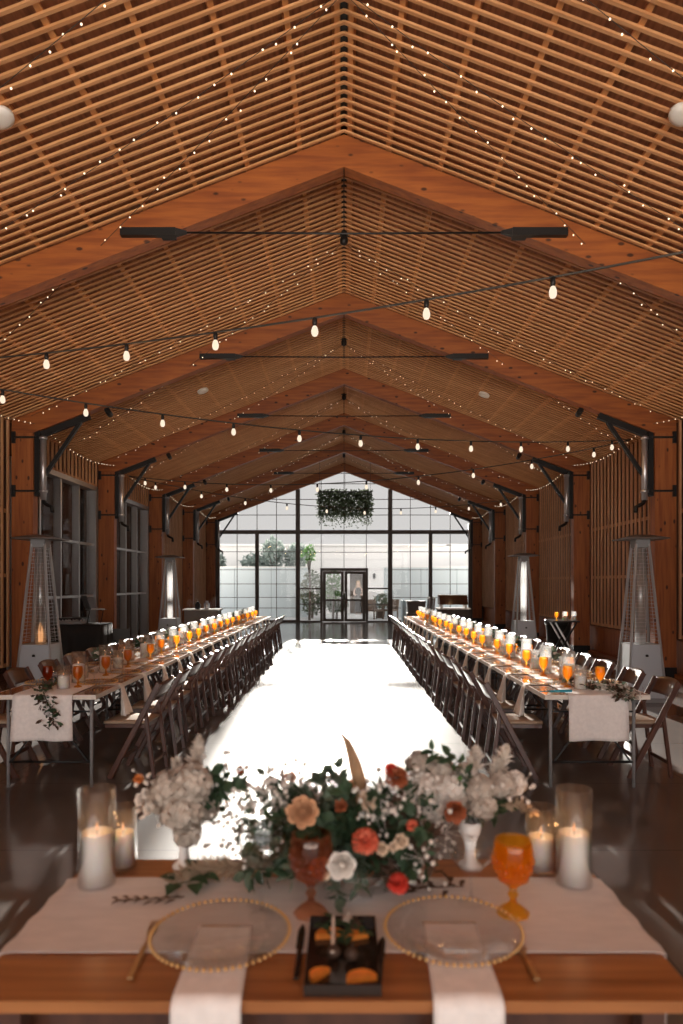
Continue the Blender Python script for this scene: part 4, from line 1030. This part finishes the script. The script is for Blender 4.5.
def floret_head(r, mat, name, parent, loc, n=70, fr=.016, sz=1.0, seed=0):
    m = MB(); rr = random.Random(seed)
    for k in range(n):
        z = 1-2*(k+.5)/n; a = k*2.399+rr.uniform(-.1,.1); s_ = math.sqrt(max(0,1-z*z)); d_ = V((s_*math.cos(a), s_*math.sin(a), z)); c = V((d_.x*r,d_.y*r,d_.z*r*sz))*rr.uniform(.82,1.08)
        q = (d_+V((rr.uniform(-.3,.3),)*3)).to_track_quat('Z','Y').to_matrix()
        for j in range(4):
            b = j*PI/2+rr.uniform(-.2,.2); dd = q @ V((math.cos(b), math.sin(b), .25)); m.leaf(c, dd, d_, fr*1.15, fr, .1)
    o = m.build(name, mat, parent); o.location = loc; return o
def plume(name, mat, parent, pts, r, n=420, hl=.05):
    m = MB(); N = len(pts)-1
    m.tube(pts, .0018, 5)
    for k in range(n):
        u = R.random(); i = min(int(u*N), N-1); p = V(pts[i]).lerp(V(pts[i+1]), u*N-i); ax = (V(pts[i+1])-V(pts[i])).normalized()
        env = math.sin(PI*min(1, .12+u*.9))**.6
        d_ = (rdir()*.8+ax*.9).normalized(); m.leaf(p, d_, rdir(), hl*R.uniform(.6,1.2)*env+.006, .006, .5)
    o = m.build(name, mat, parent); return o
def sprays(parent, name, mat, base, tips, nper, L, W, droop=.2, stem=MT['stem']):
    m = MB(); s_ = MB()
    for tip in tips:
        b = V(base)+V((R.uniform(-.05,.05),R.uniform(-.03,.03),0)); t_ = V(tip); mid = b.lerp(t_,.5)+V((0,0,.05))
        pts = [b, b.lerp(mid,.6)+V((0,0,.01)), mid, mid.lerp(t_,.55)+V((0,0,.012)), t_]; s_.tube(pts, [.0025,.0022,.002,.0016,.001], 4)
        for k in range(nper):
            u = .22+.78*(k+R.random()*.6)/nper; i = min(int(u*4),3); p = pts[i].lerp(pts[i+1], min(1,u*4-i)); ax = (pts[i+1]-pts[i]).normalized()
            sd = rdir(); sd = (sd-ax*sd.dot(ax)).normalized()
            m.leaf(p+rdir()*.004, sd+ax*.6, rdir(), L*R.uniform(.7,1.25), W*R.uniform(.7,1.25), droop)
    f_ = m.build(name, mat, parent); g_ = s_.build('stems', stem, parent); return f_
def filler(parent, mat, base, tips, nper, r=.0065, name='filler_blossoms', spread=.035):
    m = MB()
    for tip in tips:
        t_ = V(tip); m.tube([V(base), V(base).lerp(t_,.5)+V((0,0,.03)), t_], .0009, 3)
        for k in range(nper):
            p = t_+V((R.gauss(0,spread),R.gauss(0,spread*.7),R.gauss(0,spread*.8))); m.tube([t_.lerp(p,.1), p], .0006, 3, False); m.ball(p, r*R.uniform(.7,1.25), 5, 4)
    o = m.build(name, mat, parent); o['kind'] = 'stuff'; return o
# centre arrangement: low bowl
c0 = V((.03, 1.90, TZ+.005))
t = empty('flower_arrangement', c0); tag(t, 'large low arrangement of coral and toffee flowers with dark greenery on the head table', 'flowers')
def L(px, py, D, o=c0): return P(px, py, D)-o
MB().lathe([(.05,0),(.055,.01),(.03,.02),(.10,.05),(.13,.09),(.132,.10),(.12,.09),(.02,.04),(.001,.035)], 24).build('bowl', MT['glass'], t)
tips = [L(R.uniform(238,432), R.uniform(790,880), R.uniform(1.80,2.05)) for _ in range(110)]
sprays(t, 'dark_foliage', MT['leaf'], (0,0,.09), tips, 18, .045, .024)
tips = [L(*q) for q in ((262,772,1.95),(285,790,1.9),(320,772,1.95),(335,765,1.95),(345,780,1.93),(300,800,1.85),(250,800,1.9),(238,830,1.9),(240,880,1.85),(335,905,1.78),(325,800,1.83),(350,795,1.88),(270,850,1.82),(360,890,1.8),(285,880,1.8),(315,775,1.95))]
sprays(t, 'sage_foliage', MT['leaf2'], (0,0,.09), tips, 24, .042, .022)
tips = [L(R.uniform(370,440), R.uniform(800,895), R.uniform(1.82,2.0)) for _ in range(22)]
sprays(t, 'dry_foliage', MT['leafdry'], (.05,0,.09), tips, 14, .04, .018)
for k, (px, py, D, r, mt, aim) in enumerate(((303,812,1.80,.042,'fl_peach',(0,-1,.35)),(322,868,1.78,.03,'fl_cream',(0,-1,.1)),(368,801,1.84,.026,'fl_cream',(.2,-1,.5)),(341,806,1.84,.018,'fl_rust',(0,-1,.4)),(350,787,1.86,.02,'fl_peach',(0,-.6,.8)),(290,778,1.9,.018,'fl_peach',(0,-.6,.8)))):
    rose(r, MT[mt], 'rose', t, L(px,py,D), aim, k)
for k, (px, py, D, r, mt) in enumerate(((365,842,1.77,.034,'fl_coral'),(398,884,1.75,.026,'fl_red'),(397,778,1.86,.030,'fl_rust'),(391,770,1.87,.018,'fl_red'),(412,826,1.82,.016,'fl_coral'))):
    ruffle(r, MT[mt], 'carnation', t, L(px,py,D), k)
rose(.037, MT['fl_white'], 'white_lily', t, L(342,864,1.76), (0,-1,.2), 21, 4)
for px, py, r in ((382,849,.018),(393,847,.013),(401,841,.020)): rose(r, MT['fl_cream'], 'ranunculus', t, L(px,py,1.78), (0,-1,.3), int(px), 5)
filler(t, MT['fl_white'], (0,0,.1), [L(R.uniform(236,330), R.uniform(772,858), R.uniform(1.85,1.98)) for _ in range(20)]+[L(R.uniform(330,435), R.uniform(775,880), R.uniform(1.82,1.95)) for _ in range(16)], 11)
# long feather
fp = [L(359,822,1.88),L(360,800,1.88),L(359,780,1.885),L(354,760,1.89),L(347,741,1.90),L(335,727,1.905)]
m = MB()
def ff(u, v):
    k = v*5; i = min(int(k),4); p = fp[i].lerp(fp[i+1], k-i); w = .046*(math.sin(PI*(.12+.88*v))**.7)*(1-.35*v)
    return p+V(((u-.5)*w, .012*abs(u-.5), .0))
m.grid(ff, 4, 16, .0015); m.tube(fp, .0014, 5); m.build('feather', MT['feather'], t)
# window-side vase
def vase(loc, label):
    t = empty('vase_arrangement', loc); tag(t, label, 'flowers', 'white vase arrangements on the head table')
    MB().lathe([(.034,0),(.036,.006),(.018,.02),(.013,.05),(.019,.075),(.032,.11),(.037,.14),(.034,.14),(.028,.11),(.001,.08)], 20).build('vase', MT['white'], t)
    return t
c1 = ontable(184, 868, TZ)+V((0,0,.005)); t = vase(c1, 'white vase of dusty white blooms and plumes by the window-side candles')
L1 = lambda px, py, D: P(px,py,D)-c1
D1 = c1.y
for k, (px, py, dD, r) in enumerate(((170,790,-.02,.052),(192,784,-.03,.056),(182,812,-.05,.055),(203,803,.02,.048),(187,832,-.02,.035),(160,798,0,.038))):
    floret_head(r*1.0, MT['fl_dust'], 'hydrangea', t, L1(px,py,D1+dD), 90, .017, 1.0, k)
for px, py, r in ((141,800,.02),(149,809,.02),(146,793,.016)): rose(r, MT['fl_white'], 'small_white_rose', t, L1(px,py,D1-.02), (-.5,-1,.3), int(px), 4)
ruffle(.016, MT['fl_orange'], 'orange_bloom', t, L1(139,779,D1), 5, 24)
ruffle(.014, MT['fl_rust'], 'rust_bloom', t, L1(240,770,D1), 6, 24); ruffle(.010, MT['fl_orange'], 'orange_bud', t, L1(228,801,D1), 7, 18)
sprays(t, 'foliage', MT['leaf'], (0,0,.13), [L1(px,py,D1+R.uniform(-.04,.05)) for px, py in ((212,780),(222,775),(232,782),(215,795),(208,806),(245,778),(222,790),(218,812))], 12, .05, .03)
plume('pampas_plume', MT['plume'], t, [L1(190,800,D1+.04),L1(196,770,D1+.05),L1(199,735,D1+.05)], .03, 420, .035)
plume('pampas_plume', MT['plume'], t, [L1(180,800,D1+.04),L1(177,775,D1+.05),L1(176,757,D1+.05)], .02, 200, .028)
filler(t, MT['fl_white'], (0,0,.13), [L1(px,py,D1) for px, py in ((155,812),(232,795),(240,785),(226,770),(150,780),(225,815),(236,822),(222,838),(240,840))], 8)
# goblet-side vase
c2 = ontable(470, 868, TZ)+V((0,0,.005)); t = vase(c2, 'white vase of white blooms and plumes behind the coupe glass'); D2 = c2.y
L2 = lambda px, py, D: P(px,py,D)-c2
for k, (px, py, dD, r, mt) in enumerate(((425,790,0,.045,'fl_white'),(440,772,.03,.042,'fl_dust'),(420,765,.04,.036,'fl_dust'),(448,790,-.02,.042,'fl_white'),(480,790,-.03,.038,'fl_dust'),(483,806,-.05,.034,'fl_dust'),(465,778,.03,.04,'fl_white'),(503,785,.0,.036,'fl_dust'),(515,783,.02,.03,'fl_white'),(432,808,-.02,.032,'fl_white'),(458,800,.0,.034,'fl_dust'))):
    floret_head(r, MT[mt], 'hydrangea', t, L2(px,py,D2+dD), 80, .015, 1.0, 20+k)
rose(.034, MT['fl_rust'], 'rust_rose', t, L2(455,811,D2-.10), (0,-1,-.1), 41, 5)
plume('pampas_plume', MT['plume'], t, [L2(490,800,D2+.02),L2(497,775,D2+.03),L2(507,745,D2+.03)], .03, 460, .036)
plume('pampas_plume', MT['plume'], t, [L2(470,790,D2+.05),L2(474,765,D2+.06),L2(476,748,D2+.06)], .03, 320, .034)
plume('dried_plume', MT['plumetan'], t, [L2(500,805,D2),L2(520,805,D2),L2(538,815,D2)], .02, 200, .022)
sprays(t, 'foliage', MT['leaf'], (0,0,.13), [L2(px,py,D2+R.uniform(-.05,.05)) for px, py in ((495,808),(505,800),(512,812),(440,820),(425,812),(498,818),(450,755),(412,770),(430,750),(460,818))], 11, .045, .024)
filler(t, MT['fl_white'], (0,0,.13), [L2(px,py,D2-.04) for px, py in ((438,815),(428,822),(440,828),(445,832),(425,800),(520,790),(445,812),(432,838))], 11)
sprays(t, 'lime_foliage', MT['tree'], (0,0,.13), [L2(px,py,D2-.02) for px, py in ((433,788),(440,800),(452,770))], 7, .03, .016)
# loose pieces on the cloth
p = ontable(235, 882, TZ); t = empty('pampas_stem', (p.x,p.y,TZ+.03)); tag(t, 'fluffy beige pampas stem lying on the cloth beside the white vase', 'pampas stem')
plume('pampas_plume', MT['plumetan'], t, [(.10,.03,.0),(.0,.01,.012),(-.10,-.01,.01),(-.19,-.04,-.005)], .03, 600, .042)
MB().tube([(.10,.03,0),(.18,.06,-.015)], .003, 5).build('stem', MT['stem'], t)
p = ontable(186, 890, TZ); t = empty('leaf_sprig', (p.x,p.y,TZ+.012)); tag(t, 'dark green rose leaves lying on the cloth below the white vase', 'leaves')
m = MB()
for dx, dy, dz, an in ((-.02,.02,.03,.3),(.01,.0,.02,-.4),(.025,-.02,.015,-1.2),(-.03,-.01,.02,2.6),(.0,.03,.04,1.4),(.035,.01,.02,-.2),(-.01,-.02,.012,-2.0)): m.leaf((dx,dy,dz),(math.cos(an),math.sin(an),.15),(0,0,1),.062,.045)
m.build('foliage', MT['leaf'], t); MB().tube([(-.06,.0,0),(0,0,.01),(.06,.02,.015)], .002, 5).build('stem', MT['stem'], t)
p = ontable(150, 905, TZ); t = empty('dry_twig', (p.x,p.y,TZ+.012)); tag(t, 'dark dry leafy twig lying on the cloth by the tall candle', 'twig')
m = MB()
for k in range(13): m.leaf((-.085+.014*k,R.uniform(-.008,.008),R.uniform(0,.008)),(-.8,(-1)**k*.7,.15),(0,0,1),.034,.011)
m.build('foliage', MT['leafdry'], t); MB().tube([(-.09,0,0),(.09,.015,.004)], .0018, 5).build('stem', MT['bark'], t)
p = ontable(425, 892, TZ); t = empty('dry_twig', (p.x,p.y,TZ+.012)); tag(t, 'dark dry leaves trailing on the cloth beside the coupe glass', 'twig')
m = MB()
for k in range(20): m.leaf((R.uniform(-.08,.10),R.uniform(-.03,.03),R.uniform(0,.012)),(R.uniform(-1,1),R.uniform(-1,1),.15),(0,0,1),.045,.016)
m.build('foliage', MT['leafdry'], t); MB().tube([(-.09,0,0),(.11,.0,.004)], .0018, 5).build('stem', MT['bark'], t)
# ------------------------------------------------------------------ light, sky, camera
SKY_BACK, LOW_BACK_FILL = 1.7, 9.0
SUN_E, SUN_EL, SUN_AZ = 18.0, 12.0, 1.5
li = bpy.data.lights.new('sun', 'SUN'); li.energy = SUN_E; li.angle = math.radians(.8); li.color = (1,.93,.84)
lo = bpy.data.objects.new('sun', li); COL.objects.link(lo)
e_, a_ = math.radians(SUN_EL), math.radians(SUN_AZ)
dv = -V((-math.sin(a_)*math.cos(e_), math.cos(a_)*math.cos(e_), math.sin(e_)))
lo.rotation_euler = dv.to_track_quat('-Z','Y').to_euler()
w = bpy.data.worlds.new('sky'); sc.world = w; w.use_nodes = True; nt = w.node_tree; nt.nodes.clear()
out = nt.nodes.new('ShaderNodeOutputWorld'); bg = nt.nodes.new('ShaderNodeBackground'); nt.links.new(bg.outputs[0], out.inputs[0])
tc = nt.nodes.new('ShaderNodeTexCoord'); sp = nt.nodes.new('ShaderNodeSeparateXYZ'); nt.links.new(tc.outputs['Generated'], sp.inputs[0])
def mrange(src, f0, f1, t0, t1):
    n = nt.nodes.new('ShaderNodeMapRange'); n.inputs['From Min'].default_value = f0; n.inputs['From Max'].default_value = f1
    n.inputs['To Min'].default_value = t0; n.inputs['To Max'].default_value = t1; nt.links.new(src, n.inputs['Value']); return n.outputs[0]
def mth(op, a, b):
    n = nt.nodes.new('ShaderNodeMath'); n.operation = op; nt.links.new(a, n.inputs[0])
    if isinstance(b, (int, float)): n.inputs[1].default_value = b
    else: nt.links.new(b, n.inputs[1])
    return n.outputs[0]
back = mrange(sp.outputs['Y'], .5, -.9, 0, 1); low = mrange(sp.outputs['Z'], .05, -.2, 0, 1)   # added fill, no ground there: low rear sky brightened for the near ceiling
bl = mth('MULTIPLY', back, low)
st = mth('ADD', mth('MULTIPLY', back, SKY_BACK), mth('MULTIPLY', bl, LOW_BACK_FILL)); st = mth('ADD', st, .70)
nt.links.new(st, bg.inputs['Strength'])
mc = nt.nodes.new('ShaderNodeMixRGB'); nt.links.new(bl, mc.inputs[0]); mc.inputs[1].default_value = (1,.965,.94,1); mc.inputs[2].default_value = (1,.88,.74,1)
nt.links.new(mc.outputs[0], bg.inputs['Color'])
cd = bpy.data.cameras.new('camera'); co = bpy.data.objects.new('camera', cd); COL.objects.link(co); sc.camera = co
co.location = (0,0,CZ); co.rotation_euler = (PI/2,0,0)
cd.sensor_fit = 'AUTO'; cd.sensor_width = 36; cd.lens = 36*F/1024
cd.shift_x = -(CX-341.5)/1024; cd.shift_y = (HY-512)/1024
cd.clip_start = .05; cd.clip_end = 300
cd.dof.use_dof = True; cd.dof.focus_distance = 8.5; cd.dof.aperture_fstop = 2.0
vs_ = sc.view_settings; vs_.view_transform = 'Standard'; vs_.look = 'None'; vs_.exposure = 0.0; vs_.gamma = 1.0; vs_.use_curve_mapping = False
cy = sc.cycles; cy.use_denoising = True
try: cy.denoiser = 'OPENIMAGEDENOISE'
except Exception: pass
cy.max_bounces = 10; cy.diffuse_bounces = 6; cy.glossy_bounces = 4; cy.transmission_bounces = 8; cy.transparent_max_bounces = 40
cy.caustics_reflective = True; cy.caustics_refractive = False; cy.sample_clamp_indirect = 6.0
